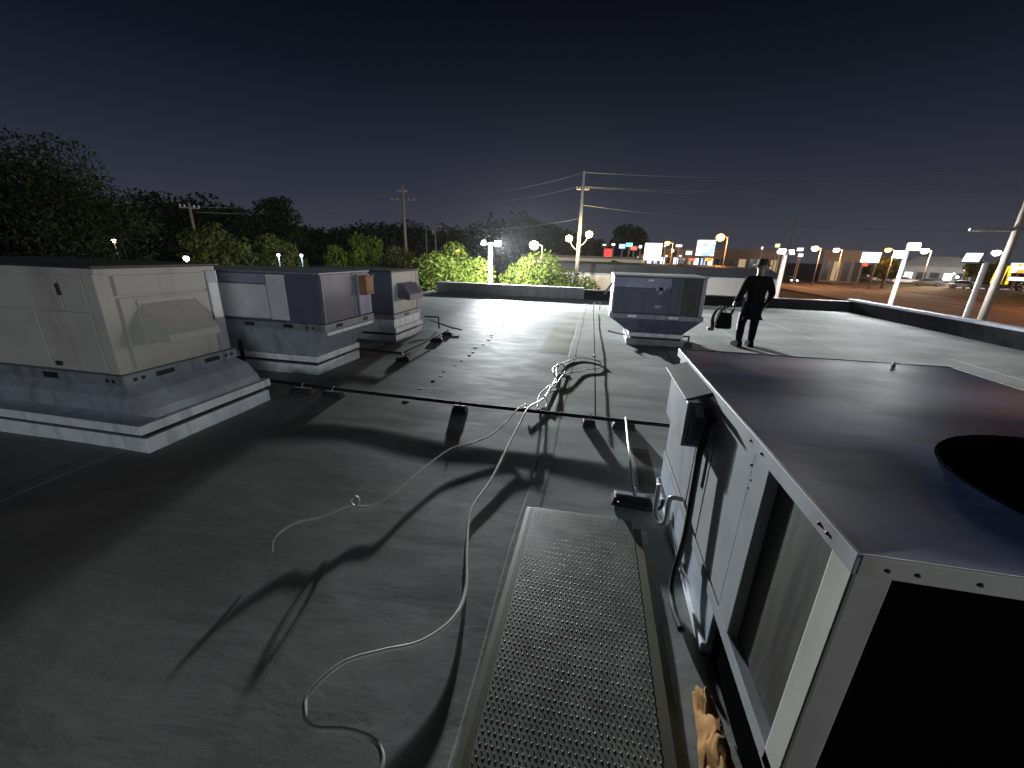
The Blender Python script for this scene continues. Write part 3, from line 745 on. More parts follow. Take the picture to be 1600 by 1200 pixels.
J = {'pelvis': ((0, 0, .94), (.15, .11)), 'belly': ((0, .01, 1.10), (.145, .105)), 'chest': ((.01, .02, 1.32), (.17, .115)), 'neck0': ((.015, .035, 1.47), (.075, .07)),
     'neck': ((.02, .04, 1.53), .055), 'jaw': ((.025, .065, 1.60), (.07, .08)), 'skull': ((.03, .06, 1.69), (.082, .10)), 'crown': ((.03, .055, 1.75), (.06, .07)),
     'lh': ((-.10, 0, .88), .095), 'lk': ((-.13, .08, .50), .065), 'lc': ((-.145, .02, .34), .06), 'la': ((-.16, -.05, .09), .042), 'lt': ((-.18, .10, .045), (.045, .03)),
     'rh': ((.10, 0, .88), .095), 'rk': ((.11, .06, .49), .065), 'rc': ((.115, .06, .33), .06), 'ra': ((.12, .07, .09), .042), 'rt': ((.135, .23, .045), (.045, .03)),
     'ls': ((-.19, .02, 1.41), .07), 'le': ((-.27, -.02, 1.14), .046), 'lw': ((-.34, .06, .93), .03), 'lp': ((-.355, .08, .87), (.026, .038)),
     'rs': ((.21, .02, 1.41), .07), 're': ((.31, -.02, 1.15), .046), 'rw': ((.27, .08, .95), .03), 'rp': ((.255, .11, .89), (.026, .038))}
Eg = [('pelvis', 'belly'), ('belly', 'chest'), ('chest', 'neck0'), ('neck0', 'neck'), ('neck', 'jaw'), ('jaw', 'skull'), ('skull', 'crown'),
      ('pelvis', 'lh'), ('lh', 'lk'), ('lk', 'lc'), ('lc', 'la'), ('la', 'lt'), ('pelvis', 'rh'), ('rh', 'rk'), ('rk', 'rc'), ('rc', 'ra'), ('ra', 'rt'),
      ('chest', 'ls'), ('ls', 'le'), ('le', 'lw'), ('lw', 'lp'), ('chest', 'rs'), ('rs', 're'), ('re', 'rw'), ('rw', 'rp')]
def fingers(side, palm, d, across):
    d = Vector(d).normalized(); a = Vector(across).normalized(); curl = d.cross(a).normalized()
    for i, (w, L) in enumerate(((-.027, .062), (-.009, .075), (.009, .072), (.026, .055))):
        b = Vector(palm)+d*.028+a*w
        J[f'{side}f{i}a'] = (tuple(b), .0095); J[f'{side}f{i}b'] = (tuple(b+d*L*.55+curl*.012), .0085); J[f'{side}f{i}c'] = (tuple(b+d*L*.85+curl*.04), .0075)
        Eg.extend([(f'{side}p', f'{side}f{i}a'), (f'{side}f{i}a', f'{side}f{i}b'), (f'{side}f{i}b', f'{side}f{i}c')])
    b = Vector(palm)-a*.035
    J[f'{side}ta'] = (tuple(b), .011); J[f'{side}tb'] = (tuple(b-a*.025+d*.035+curl*.015), .009); Eg.extend([(f'{side}p', f'{side}ta'), (f'{side}ta', f'{side}tb')])
fingers('l', J['lp'][0], (-.1, .1, -1), (0, 1, .1)); fingers('r', J['rp'][0], (-.1, .2, -1), (0, 1, .15))
skin_mesh('body', J, Eg, 'skin', person)
sub = lambda ks, g: {k: (J[k][0], tuple(q+g for q in (J[k][1] if isinstance(J[k][1], tuple) else (J[k][1],)*2))) for k in ks}
jk = {'hem0': ((0, -.01, .64), (.165, .13)), 'hem': ((0, .0, .76), (.19, .14)), **sub(['pelvis', 'belly', 'chest', 'neck0'], .045), **sub(['ls', 'le', 'lw', 'rs', 're', 'rw'], .026)}
jk['neck0'] = (J['neck0'][0], (.10, .095))
skin_mesh('jacket', jk, [('hem0', 'hem'), ('hem', 'pelvis'), ('pelvis', 'belly'), ('belly', 'chest'), ('chest', 'neck0'), ('chest', 'ls'), ('ls', 'le'), ('le', 'lw'), ('chest', 'rs'), ('rs', 're'), ('re', 'rw')], 'cloth_black', person, root=1)
tj = sub(['pelvis', 'lh', 'lk', 'lc', 'la', 'rh', 'rk', 'rc', 'ra'], .022)
skin_mesh('trousers', tj, [('pelvis', 'lh'), ('lh', 'lk'), ('lk', 'lc'), ('lc', 'la'), ('pelvis', 'rh'), ('rh', 'rk'), ('rk', 'rc'), ('rc', 'ra')], 'denim', person)
for (a, t) in (('la', 'lt'), ('ra', 'rt')):
    pa, pt = Vector(J[a][0]), Vector(J[t][0])
    d = (pt-pa); d.z = 0; d.normalize(); s = Vector((-d.y, d.x, 0))
    mb = MB(); o = Vector(PP); base = o+Vector((pa.x, pa.y, 0))-d*.07
    prof = [(-.02, .055, .13), (.08, .066, .15), (.17, .066, .12), (.26, .066, .09), (.34, .045, .07)]
    vs = []
    for L, w, hh in prof:
        c = base+d*L
        vs += [c-s*w+Vector((0, 0, .002)), c+s*w+Vector((0, 0, .002)), c+s*w*.8+Vector((0, 0, hh)), c-s*w*.8+Vector((0, 0, hh))]
    fs = [(0, 1, 2, 3), (16, 17, 18, 19)]+[(4*i+k, 4*i+(k+1) % 4, 4*i+4+(k+1) % 4, 4*i+4+k) for i in range(4) for k in range(4)]
    mb.add(vs, fs).build('shoe', 'cloth_black', person, bevel=.008)
ht = MB(); hc = Vector(PP)+Vector((.03, .058, 1.715)); prof = [(.0, .125), (.07, .12), (.10, .10), (.108, .02), (.17, -.005), (.172, -.012), (.10, .008), (.09, .0)]
n = 24; vs = []; fs = []
for r_, z_ in prof:
    for k in range(n):
        t = 2*math.pi*k/n; vs.append((hc.x+max(.002, r_)*math.cos(t), hc.y+1.12*max(.002, r_)*math.sin(t), hc.z+z_-.012*math.cos(2*t)*(r_ > .12)))
for i in range(len(prof)-1):
    for k in range(n): fs.append((i*n+k, i*n+(k+1) % n, (i+1)*n+(k+1) % n, (i+1)*n+k))
ht.add(vs, fs).build('hat', 'hat', person, smooth=True)
st = MB(); st.tube([(3.30-.135-.085, 9.35+.0, .74), (3.30-.13-.085, 9.35+.05, .52), (3.30-.145-.075, 9.35+.0, .36)], [.012, .014, .010], 6)
st.build('reflective_stripe', 'white_curb', person)
# the face: nose, ears, eyes, mouth (turned away to the far side, kept for other viewpoints)
fx = Vector(PP)+Vector((.03, .16, 1.66))
f = MB(); f.prism([(fx.y-.01, fx.z+.03), (fx.y+.025, fx.z-.015), (fx.y-.01, fx.z-.02)], 'x', fx.x-.012, fx.x+.012); f.build('nose', 'skin', person, bevel=.004)
for s in (-1, 1):
    MB().ball((fx.x+s*.03, fx.y-.012, fx.z+.035), .010, 8, 5).build('eye', 'label', person)
    MB().ball((fx.x+s*.083, fx.y-.10, fx.z+.01), .022, 8, 5, 1.4).build('ear', 'skin', person)
box(fx.x-.022, fx.x+.022, fx.y-.02, fx.y-.004, fx.z-.05, fx.z-.04).build('mouth', 'rust', person)
# what the person carries
hb = thing('tool_bag', (2.80, 9.44, .35), 'dark bulky tool bag hanging from the left hand of the person', 'bag')
hx, hy = 2.80, 9.44
MB().frus((hx-.17, hx+.17, hy-.12, hy+.12), .36, (hx-.13, hx+.14, hy-.09, hy+.09), .70).build('bag_body', 'cloth_black', hb, bevel=.05)
MB().frus((hx-.16, hx+.02, hy-.155, hy-.115), .40, (hx-.14, hx+.02, hy-.14, hy-.10), .58).build('pocket', 'cloth_black', hb, bevel=.02)
for dy in (-.05, .05):
    t = MB(); t.tube(smooth_path([(hx-.10, hy+dy, .68), (hx-.03, hy+dy*.6, .80), (2.93, 9.44+dy*.2, .85), (2.96, 9.44+dy*.6, .78), (hx+.13, hy+dy, .68)], 4), .014, 6); t.build('strap', 'cloth_black', hb, smooth=True)
for k in range(3):
    t = MB(); t.tube(smooth_path([(hx-.08+.05*k, hy, .69), (hx-.16+.03*k, hy-.03, .80+.03*k), (hx-.25+.02*k, hy-.05, .62), (hx-.24+.03*k, hy-.04, .40-.03*k), (hx-.20, hy-.02, .33)], 5), .013, 6); t.build('hose_tail', 'black', hb, smooth=True)
box(hx-.30, hx-.17, hy-.05, hy+.03, .30, .36).build('hose_end', 'dark', hb, bevel=.015)

# ------------------------------------------------------------------ vegetation
def leaves(name, mat, parent, clumps, n, size, squash=1.0):
    """n small leaf quads scattered through the clumps (cx, cy, cz, r)"""
    cl_ = np.array(clumps); w = cl_[:, 3]**2; w = w/w.sum()
    idx = rng.choice(len(cl_), n, p=w)
    d = rng.normal(size=(n, 3)); d /= np.linalg.norm(d, axis=1)[:, None]
    rad = cl_[idx, 3]*(.55+.5*rng.random(n)**.6)
    c = cl_[idx, :3]+d*rad[:, None]*np.array([1, 1, squash])
    nrm = d+.9*rng.normal(size=(n, 3)); nrm /= np.linalg.norm(nrm, axis=1)[:, None]
    a = np.cross(nrm, rng.normal(size=(n, 3))); a /= np.linalg.norm(a, axis=1)[:, None]
    b = np.cross(nrm, a); s = size*(.6+.8*rng.random(n))[:, None]
    off = np.array(ORG.get(parent.name, (0, 0, 0))) if parent else np.zeros(3)
    V = np.stack([c-a*s, c-b*s*.45, c+a*s, c+b*s*.45], 1).reshape(-1, 3)-off
    me = bpy.data.meshes.new(name)
    me.vertices.add(4*n); me.vertices.foreach_set('co', V.ravel())
    me.loops.add(4*n); me.loops.foreach_set('vertex_index', np.arange(4*n))
    me.polygons.add(n); me.polygons.foreach_set('loop_start', np.arange(0, 4*n, 4)); me.polygons.foreach_set('loop_total', np.full(n, 4))
    me.update(); me.validate()
    me.materials.append(MAT[mat])
    ob = bpy.data.objects.new(name, me); COL.objects.link(ob)
    if parent: ob.parent = parent; ORG[ob.name] = tuple(off)
    return ob
def tree(name, label, x, y, top, rx, rz, n, size, mat, group, cat='tree', low=None, nc=26, g=None, squash=.8):
    z0 = gz(x) if g is None else g
    t = thing(name, (x, y, z0), label, cat, group)
    cz = top-rz
    cl_ = []
    for k in range(nc):
        d = rng.normal(size=3); d /= np.linalg.norm(d); q = rng.random()**.45
        r_ = (.22+.2*rng.random())*min(rx, rz)
        cl_.append((x+d[0]*q*(rx-r_*.6), y+d[1]*q*(rx-r_*.6), cz+d[2]*q*(rz-r_*.6), r_))
    leaves('crown', mat, t, cl_, n, size, squash)
    tr_ = MB(); fork = z0+(cz-z0)*.75; R0 = max(.08, rx*.07)
    tr_.tube([(x, y, z0-.1), (x+.05, y, z0+(fork-z0)*.5), (x, y+.05, fork)], [R0*1.3, R0, R0*.8], 8)
    for k in range(6):
        c = cl_[k]; mid = ((x+c[0])/2+rng.normal()*.1, (y+c[1])/2, (fork+c[2])/2-.05*rz)
        tr_.tube([(x, y, fork-.1), mid, c[:3]], [R0*.55, R0*.35, R0*.12], 6)
    tr_.build('trunk', 'bark', t, smooth=True)
    return t
G1 = 'trees beyond the roof'
tree('bushy_tree', 'bright green bushy tree left of the twin headed lamp post', -10.4, 29.6, 2.45, 3.9, 3.9, 32000, .12, 'leaf_bright', 'bushy trees lit by the lamp post', nc=60)
tree('bushy_tree', 'bright green bushy tree right of the twin headed lamp post', -4.0, 30.6, 2.15, 4.3, 3.9, 34000, .12, 'leaf_bright', 'bushy trees lit by the lamp post', nc=60)
tree('broad_tree', 'huge dark tree towering at the far left', -26.4, 14.2, 7.0, 5.9, 6.0, 80000, .09, 'leaf_dark', G1, nc=150)
tree('broad_tree', 'dark tree cut off by the left edge of the picture', -29.0, 6.0, 6.9, 6.4, 6.2, 56000, .10, 'leaf_dark', G1, nc=110)
tree('broad_tree', 'round topped dark tree left of the tall utility pole', -30.3, 34.6, 7.0, 2.9, 4.2, 7000, .17, 'leaf_dark', G1, nc=34)
tree('broad_tree', 'low green tree between the huge tree and the round topped tree', -27.2, 25.6, 3.4, 2.7, 3.2, 6000, .15, 'leaf_mid', G1, nc=34)
tree('broad_tree', 'dim green tree just below the round topped tree', -25.0, 28.6, 2.9, 2.4, 2.8, 6000, .14, 'leaf_mid', G1, nc=34)
tree('broad_tree', 'pale lit green tree just left of the tall utility pole', -21.0, 33.4, 3.9, 2.5, 3.4, 7000, .14, 'leaf_bright', G1, nc=34)
tree('broad_tree', 'small green tree in front of the tall utility pole', -17.6, 33.6, 2.7, 2.1, 2.6, 5000, .14, 'leaf_mid', G1, nc=28)
tree('broad_tree', 'dark spreading tree beyond the yellow street lamps', 6.2, 104, 9.2, 5.4, 4.8, 6000, .34, 'leaf_dark', G1, nc=30)
tree('broad_tree', 'dark tree crown right of the yellow street lamps and beyond the cream building', -6.0, 96, 6.2, 5.0, 4.0, 5000, .36, 'leaf_far', G1, nc=30)
tree('small_tree', 'small lit green tree beside the red sign', 3.3, 70.5, 1.3, 1.7, 1.6, 2500, .2, 'leaf_bright', G1, nc=18)
tree('small_tree', 'green tree left of the second lamp post from the right', 58.3, 98.8, 3.4, 3.0, 2.6, 3500, .3, 'leaf_mid', G1, nc=22)
tree('small_tree', 'vivid green tree left of the rightmost yellow sign', 68.0, 92.5, 3.0, 2.0, 1.7, 3000, .28, 'leaf_bright', G1, nc=18)
tree('small_tree', 'vivid green tree above the yellow arched sign', 70.6, 91.2, 3.1, 1.9, 1.7, 3000, .28, 'leaf_bright', G1, nc=18)
# far wood as one mass
cl_ = []
for k in range(700):
    t = rng.random(); a = R(196-178*t)
    ang = R(-66+66*t)   # bearing from +Y, left to centre
    D = 112+24*rng.random()
    hmax = 8.5+2.2*math.sin(t*9)+1.6*math.sin(t*23+1)+rng.random()*1.5-3.0*max(0, t-.72)/.28
    cl_.append((D*math.sin(ang), D*math.cos(ang), -3+(hmax+1.0)*rng.random()**.5, 2.0+1.6*rng.random()))
wood = leaves('far_wood', 'leaf_far', None, cl_, 60000, .55)
kind(wood, 'stuff'); tag(wood, 'dark line of distant woodland behind the utility poles', 'woodland')
cl_ = []
for k in range(90):
    t = rng.random(); ang = R(-80+28*t); D = 58+10*rng.random()
    cl_.append((D*math.sin(ang), D*math.cos(ang), -3+4.0*rng.random()**.6*(1-.2*t), 1.6+rng.random()))
wood = leaves('near_wood', 'leaf_dark', None, cl_, 16000, .35)
kind(wood, 'stuff'); tag(wood, 'dark thicket behind the trees at left', 'woodland')

# ------------------------------------------------------------------ poles, lamps, wires
LED = EM('led_lens', (.86, .93, 1.0), 60); LEDDIM = EM('led_lens_dim', (.7, .85, 1.0), 9)
SOD = EM('sodium_lens', (1.0, .68, .22), 60); WARM = EM('warm_lens', (1.0, .80, .55), 50); ORANGE = EM('orange_lens', (1.0, .28, .04), 30); REDL = EM('red_lens', (1, .06, .03), 14)
WHITE = EM('white_lens', (1, .97, .93), 50)
def flood(t, x, y, z, lens, tilt=R(50), dirz=0.0):
    """a floodlight head aimed towards -Y (rotated by dirz), tipped down"""
    mb = MB(); mb.box(-.22, .22, -.05, .05, -.16, .16)
    rot = Matrix.Rotation(dirz, 3, 'Z') @ Matrix.Rotation(-(math.pi/2-tilt)*.6, 3, 'X')
    mb.v = [tuple(rot @ Vector(p)+Vector((x, y, z))) for p in mb.v]
    hd = mb.build('lamp_head', 'fixture', t, bevel=.02)
    ml = MB(); ml.box(-.19, .19, -.066, -.052, -.13, .13)
    ml.v = [tuple(rot @ Vector(p)+Vector((x, y, z))) for p in ml.v]
    ml.build('lens', lens, hd)
def pole_mb(x, y, z0, z1, r0, r1, n=10): return MB().tube([(x, y, z0), (x, y, (z0+z1)/2), (x, y, z1)], [r0, (r0+r1)/2, r1], n)

LP = thing('lamp_post', (-6.58, 25.2, -4.2), 'twin headed lamp post between the two bright bushy trees', 'lamp post', 'parking lot lamp posts')
pole_mb(-6.58, 25.2, -4.2, 2.38, .15, .12).build('pole', 'steel_pole', LP, smooth=True)
t = MB(); t.tube([(-7.02, 25.2, 2.30), (-6.58, 25.2, 2.36), (-6.10, 25.2, 2.30)], .035, 8); t.build('crossbar', 'fixture', LP)
box(-6.78, -6.38, 25.0, 25.4, -4.2, -3.7).build('footing', 'concrete', LP, bevel=.03)
flood(LP, -6.08, 25.1, 2.36, LED); flood(LP, -7.04, 25.1, 2.38, LEDDIM, dirz=R(-60))
def spot(name, loc, d, power, size, rad, col=(.92, .97, 1.0)):
    sp = bpy.data.lights.new(name, 'SPOT'); sp.energy = power; sp.color = col; sp.shadow_soft_size = rad
    sp.spot_size = R(size); sp.spot_blend = 1.0
    so = bpy.data.objects.new(name, sp); COL.objects.link(so); so.parent = LP
    so.location = Vector(loc)-Vector(ORG[LP.name]); so.rotation_euler = Vector(d).to_track_quat('-Z', 'Y').to_euler()
spot('flood_light', (-6.08, 24.7, 2.31), (.515, -.857, -.10), 74000, 49, .16)
spot('back_flood_light', (-6.6, 25.6, 2.4), (.03, 1.0, -.42), 26000, 96, .2)
lamp('lamp_light', (-6.58, 24.8, 2.2), (.90, .96, 1.0), 9000, .2, LP)

def parking_post(x, y, top, label, heads, lens, col, power, r=.11, lean=0):
    z0 = gz(x); t = thing('lamp_post', (x, y, z0), label, 'lamp post', 'parking lot lamp posts')
    pole_mb(x, y, z0, top, r*1.35, r).build('pole', 'steel_pole', t, smooth=True)
    box(x-.25, x+.25, y-.25, y+.25, z0, z0+.5).build('footing', 'concrete', t, bevel=.03)
    for (dx, dy, dz, rz_) in heads:
        a = MB(); a.tube([(x, y, top-.05), (x+dx, y+dy, top+dz)], .03, 6); a.build('arm', 'fixture', t)
        flood(t, x+dx, y+dy, top+dz, lens, dirz=rz_)
        if power:
            lamp('lamp_light', (x+dx+2.4*math.sin(rz_), y+dy-2.4*math.cos(rz_), top+dz-.05), col, power, .2, t)
parking_post(11.0, 27.9, 2.2, 'pale lamp post nearest the person, leftmost of the three beyond the right parapet', [(-.25, -.1, .12, R(-30)), (.25, -.1, .1, R(40))], WARM, (1, .93, .88), 600, .12)
parking_post(12.57, 20.4, 2.35, 'pale lamp post with two bright heads, middle of the three beyond the right parapet', [(-.28, -.1, -.18, R(-50)), (.12, -.1, .14, R(-20))], WHITE, (.93, .97, 1.0), 1000, .075)
parking_post(12.08, 15.95, 1.95, 'pale lamp post rightmost of the three beyond the right parapet', [(-.32, .1, .1, R(-60))], LEDDIM, (.95, .97, 1), 160, .075)

def utility(x, y, top, label, arms, r=.15, mat='wood', z0=None, tank=False, ins=True):
    z0 = gz(x) if z0 is None else z0
    t = thing('utility_pole', (x, y, z0), label, 'utility pole', 'utility poles')
    pole_mb(x, y, z0, top, r*1.3, r*.75).build('pole', mat, t, smooth=True)
    for (dz, L, rz_) in arms:
        c, s = math.cos(rz_)*L/2, math.sin(rz_)*L/2
        a = MB(); a.tube([(x-c, y-s, top+dz), (x+c, y+s, top+dz)], .06, 6); ar = a.build('crossarm', mat, t)
        for q in ((-.9, -.45, .45, .9) if ins else ()):
            i_ = MB(); i_.tube([(x+c*q, y+s*q, top+dz+.04), (x+c*q, y+s*q, top+dz+.16), (x+c*q, y+s*q, top+dz+.24)], [.04, .07, .03], 6); i_.build('insulator', 'pvc', ar)
    if tank:
        k = MB(); k.tube([(x-.45, y-.1, top-2.1), (x-.45, y-.1, top-1.3)], .22, 12); k.build('transformer', 'galv_dull', t, smooth=True)
    return t
up1 = utility(-2.0, 42.0, 9.3, 'pale grey utility pole carrying two yellow street lamps', [(-1.55, 1.2, R(10))], .17, 'steel_pole')
for (ex, ey, ez, sx_) in ((-2.95, 41.6, 3.4, -1), (-1.05, 41.6, 3.8, 1)):
    a = MB(); a.tube(smooth_path([(-2.0, 42, ez-1.1), (-2.0+.35*sx_, 41.9, ez-1.0), (-2.0+.75*sx_, 41.75, ez-.5), (ex, ey, ez+.08)], 5), .035, 8)
    ar = a.build('lamp_arm', 'steel_pole', up1, smooth=True)
    hd = MB(); hd.ball((ex, ey, ez+.10), .26, 12, 6, .45); hd.build('lamp_head', 'fixture', ar)
    hd = MB(); hd.ball((ex, ey-.04, ez-.06), .33, 12, 8, .9); hd.build('lens', SOD, ar, smooth=True)
    lamp('lamp_light', (ex, ey-.5, ez-.1), (1, .72, .32), 1600, .2, up1)
up2 = utility(-26.2, 53.9, 10.1, 'tall dark utility pole with two crossarms left of the bright bushes', [(-.9, 1.2, R(20)), (-1.9, 3.2, R(25))], .2)
up3 = utility(-33.7, 29.8, 5.1, 'short utility pole in front of the huge dark tree', [(-.4, 1.4, R(40))], .13)
up4 = utility(-33.7, 83.4, 7.3, 'pair mate utility pole with pale transformers far behind the bushes', [(-.6, 2.6, R(15)), (-1.3, 2.2, R(15))], .16, tank=True)
up5 = utility(-35.6, 83.0, 6.6, 'bare utility pole left of the one with transformers', [], .14)
up6 = utility(13.6, 17.3, 4.6, 'brown wooden utility pole leaving the frame at the far right', [(-1.6, 2.4, R(-10))], .12, ins=False)
up7 = utility(52.0, 130, 13.5, 'far thin utility pole standing above the warm street lamps', [(-.8, 2.4, R(20))], .18)
up8 = utility(-38.5, 27.5, 3.2, 'bare post just left of the short utility pole', [], .12)
def wire(a, b, sag, label, r=.018):
    a, b = Vector(a), Vector(b); N = 20
    pts = [a.lerp(b, k/N)-Vector((0, 0, sag*4*(k/N)*(1-k/N))) for k in range(N+1)]
    t = MB(); t.tube(pts, r, 5); tag(t.build('power_line', 'wire'), label, 'power line', 'overhead power lines')
wire((-2.0, 42, 9.2), (60, 52, 13.2), 1.6, 'topmost power line running right from the pale grey utility pole', .026)
wire((-2.2, 41.9, 8.0), (60, 50.5, 11.6), 1.5, 'second power line running right from the pale grey utility pole')
wire((-1.6, 42.0, 7.9), (60, 51, 11.0), 1.5, 'third power line running right from the pale grey utility pole')
wire((-2.0, 42, 6.4), (60, 50, 6.8), 1.8, 'lowest power line running right from the pale grey utility pole', .022)
wire((-2.0, 42, 9.2), (-26.2, 53.9, 9.6), 1.2, 'upper power line between the pale grey and the tall dark utility poles', .024)
wire((-2.3, 41.9, 8.0), (-27.4, 53.4, 8.5), 1.2, 'lower power line between the pale grey and the tall dark utility poles')
wire((-26.6, 53.7, 9.3), (-33.7, 29.8, 4.8), .8, 'power line from the tall dark pole to the short utility pole')
wire((-25.0, 54.4, 8.4), (-33.3, 29.9, 4.4), .8, 'lower power line from the tall dark pole to the short utility pole')
wire((-2.0, 42, 5.2), (-26.2, 53.9, 5.6), 1.0, 'faint low power line crossing above the far woodland')

# ------------------------------------------------------------------ buildings
nb = thing('low_white_building', (4, 56, -4.2), 'low white walled building with dark sloping roof edge behind the parapet', 'building')
box(-9.5, 18.6, 47.4, 68, -4.2, .0).build('wall', 'white_wall', nb)
mn = MB().frus((-9.9, 19.0, 47.0, 68.4), 0.0, (-9.2, 17.9, 47.9, 67.6), .92); mn.build('roof', 'mansard', nb)
for k in range(9):
    x = -8.9+k*3.35; box(x, x+.18, 47.36, 47.399, -4.2, -.01).build('wall_pilaster', 'white_wall', nb)
box(14.5, 15.5, 47.38, 47.40, -4.2, -2.1).build('door', 'greyblue', nb)
for x in (-2, 3.5, 9.5): box(x, x+1.6, 47.37, 47.40, -2.9, -1.7).build('window', 'glass', nb)
cb = thing('cream_building', (-3, 80, -4.2), 'long cream building lit yellow beyond the low white building', 'building')
box(-14, 7.5, 77.6, 90, -4.2, 1.35).build('wall', 'cream', cb)
box(-14.3, 7.8, 77.3, 90.3, 1.35, 1.75).build('roof', 'tanwall', cb)
for k in range(6):
    x = -12.6+k*3.4; w = box(x, x+2.2, 77.55, 77.59, -.9, .7).build('window', 'cream', cb); box(x+.1, x+2.1, 77.53, 77.549, -.8, .6).build('pane', 'glass', w)
def shop(loc, w, d, hgt_, rz, mat, label, panes, lit, roofmat='tanwall', wz=None):
    w0, w1 = wz or (.4, hgt_*.72)
    x, y, z0 = loc
    t = thing('shop_building', (0, 0, 0), label, 'building', 'buildings across the road')
    box(-w/2, w/2, 0, d, 0, hgt_).build('wall', mat, t)
    box(-w/2-.3, w/2+.3, -.3, d+.3, hgt_, hgt_+.5).build('roof', roofmat, t)
    n_ = panes; pw = w/n_
    for k in range(n_):
        f_ = box(-w/2+pw*(k+.12), -w/2+pw*(k+.88), -.06, -.005, w0, w1).build('window', 'fixture', t)
        box(-w/2+pw*(k+.17), -w/2+pw*(k+.83), -.075, -.061, w0+.1, w1-.1).build('pane', lit[k % len(lit)], f_)
    t.location = loc; t.rotation_euler = (0, 0, rz)
    return t
LW = EM('lit_window_white', (.85, .93, 1.0), 2.2); LY = EM('lit_window_warm', (1.0, .75, .42), .45); LD = MAT['glass']; LB = EM('lit_window_blue', (.45, .6, 1.0), 1.6)
shop((17.5, 105.5, -4.2), 21, 12, 7.6, R(-8), 'tanwall', 'shop with glowing white windows beneath the lit signs', 14, [LW, LD, LY, LW, LB, LW, LD], 'tanwall', (4.0, 6.2))
shop((40, 124, -3.1), 15, 14, 7.2, R(-17), 'tanwall', 'tall tan building behind the head of the person', 6, [LD, LD, LY], 'tanwall')
shop((58.8, 116, -3.0), 8, 10, 7.2, R(-26), 'tanwall', 'brown building behind the warm street lamps', 4, [LD, LY, LD], 'tanwall')
gb = shop((76.5, 111, -1.9), 13, 12, 3.0, R(-34), 'greyblue', 'grey blue showroom behind the parked cars', 6, [LW, LD, LD], 'greyblue')
gr = MB().frus((-7, 7, -1.0, 13), 3.5, (-5, 1.5, 2.0, 9), 5.6); gr.build('upper_roof', 'greyblue', gb)
shop((84, 88, -1.9), 12, 10, 3.4, R(-46), 'cream', 'cream shop at the far right edge behind the yellow arched sign', 5, [LY, LD, LW], 'tanwall')

# ------------------------------------------------------------------ lit signs and street lamps
def board(name, label, c, w, h, rz, mat, post=True, frame='fixture', group='lit signs across the road', d=.3, posts=1):
    t = thing(name, (0, 0, 0), label, 'sign', group)
    z0 = gz(c[0])
    bx = box(-w/2, w/2, -d/2, d/2, c[2]-z0-h/2, c[2]-z0+h/2).build('case', frame, t, bevel=.04)
    box(-w/2+.08, w/2-.08, -d/2-.02, -d/2-.002, c[2]-z0-h/2+.08, c[2]-z0+h/2-.08).build('lit_face', mat, bx)
    if post:
        for k in range(posts):
            px = 0 if posts == 1 else (-.35+.7*k)*w
            pole_mb(px, 0, 0, c[2]-z0-h/2, .14, .12, 8).build('post', 'fixture', t)
    t.location = (c[0], c[1], z0); t.rotation_euler = (0, 0, rz)
    return t
S = lambda n_, a, b, s, sc=3.0: SIGN(n_, a, b, s, sc)
board('lit_sign', 'tall red sign left of the bright white sign', (1.74, 80, 2.2), 1.5, 1.9, R(-1), EM('red_sign', (1.0, .05, .04), 2.0))
board('lit_sign', 'brightest white sign beside the red sign', (10.8, 89.2, 2.9), 3.4, 3.4, R(-7), EM('white_sign', (1.0, .98, .95), 5.0), posts=2)
board('lit_sign', 'blue white screen on a post, highest of the lit boards', (19.2, 82.8, 3.7), 3.2, 2.9, R(-13), S('screen', (.75, .85, 1.0), (.25, .38, .95), 2.4, .9))
board('lit_sign', 'orange red sign under the blue white screen', (20.0, 82.3, 1.7), 1.5, .7, R(-13), S('orange_sign', (1.0, .25, .05), (1, .65, .2), 2.0), post=False, frame='dark')
board('lit_sign', 'white rectangular board right of the warm street lamps', (53.4, 96.2, 2.95), 3.0, 2.1, R(-29), S('white_board', (.95, .95, 1.0), (.85, .88, 1), 3.2), posts=2)
board('lit_sign', 'red sign under the white rectangular board', (52.7, 96.0, 1.6), 1.0, .8, R(-29), EM('red_sign_b', (1.0, .08, .03), 2.2), post=False)
board('lit_sign', 'white and orange sign at the right edge of the picture', (63.2, 77.5, 1.75), 2.2, 1.6, R(-39), S('wo_sign', (.95, .92, .88), (1, .35, .05), 1.6, 1.6))
board('lit_sign', 'white oval sign below the white and orange sign', (63.2, 77.3, .15), 2.0, .7, R(-39), EM('oval_sign', (.95, .93, .9), 1.6), post=False)
# yellow double arch sign
t = thing('arch_sign', (0, 0, 0), 'bright yellow double arched sign near the right edge', 'sign', 'lit signs across the road')
YL = EM('yellow_sign', (1.0, .62, .02), 1.7)
for dx in (-.42, .42):
    pts = [(dx-.34, 0, 2.4), (dx-.30, 0, 3.6), (dx-.16, 0, 4.6), (dx, 0, 5.0), (dx+.16, 0, 4.6), (dx+.30, 0, 3.6), (dx+.34, 0, 2.4)]
    a = MB(); a.tube(smooth_path(pts, 4), .17, 8); a.build('arch', YL, t, smooth=True)
pole_mb(0, .35, 0, 3.0, .16, .14, 8).build('post', 'fixture', t)
box(-.9, .9, .15, .3, 2.2, 2.5).build('bracket', 'fixture', t)
t.location = (62.0, 78.4, gz(62.0)-.35); t.rotation_euler = (0, 0, R(-38))
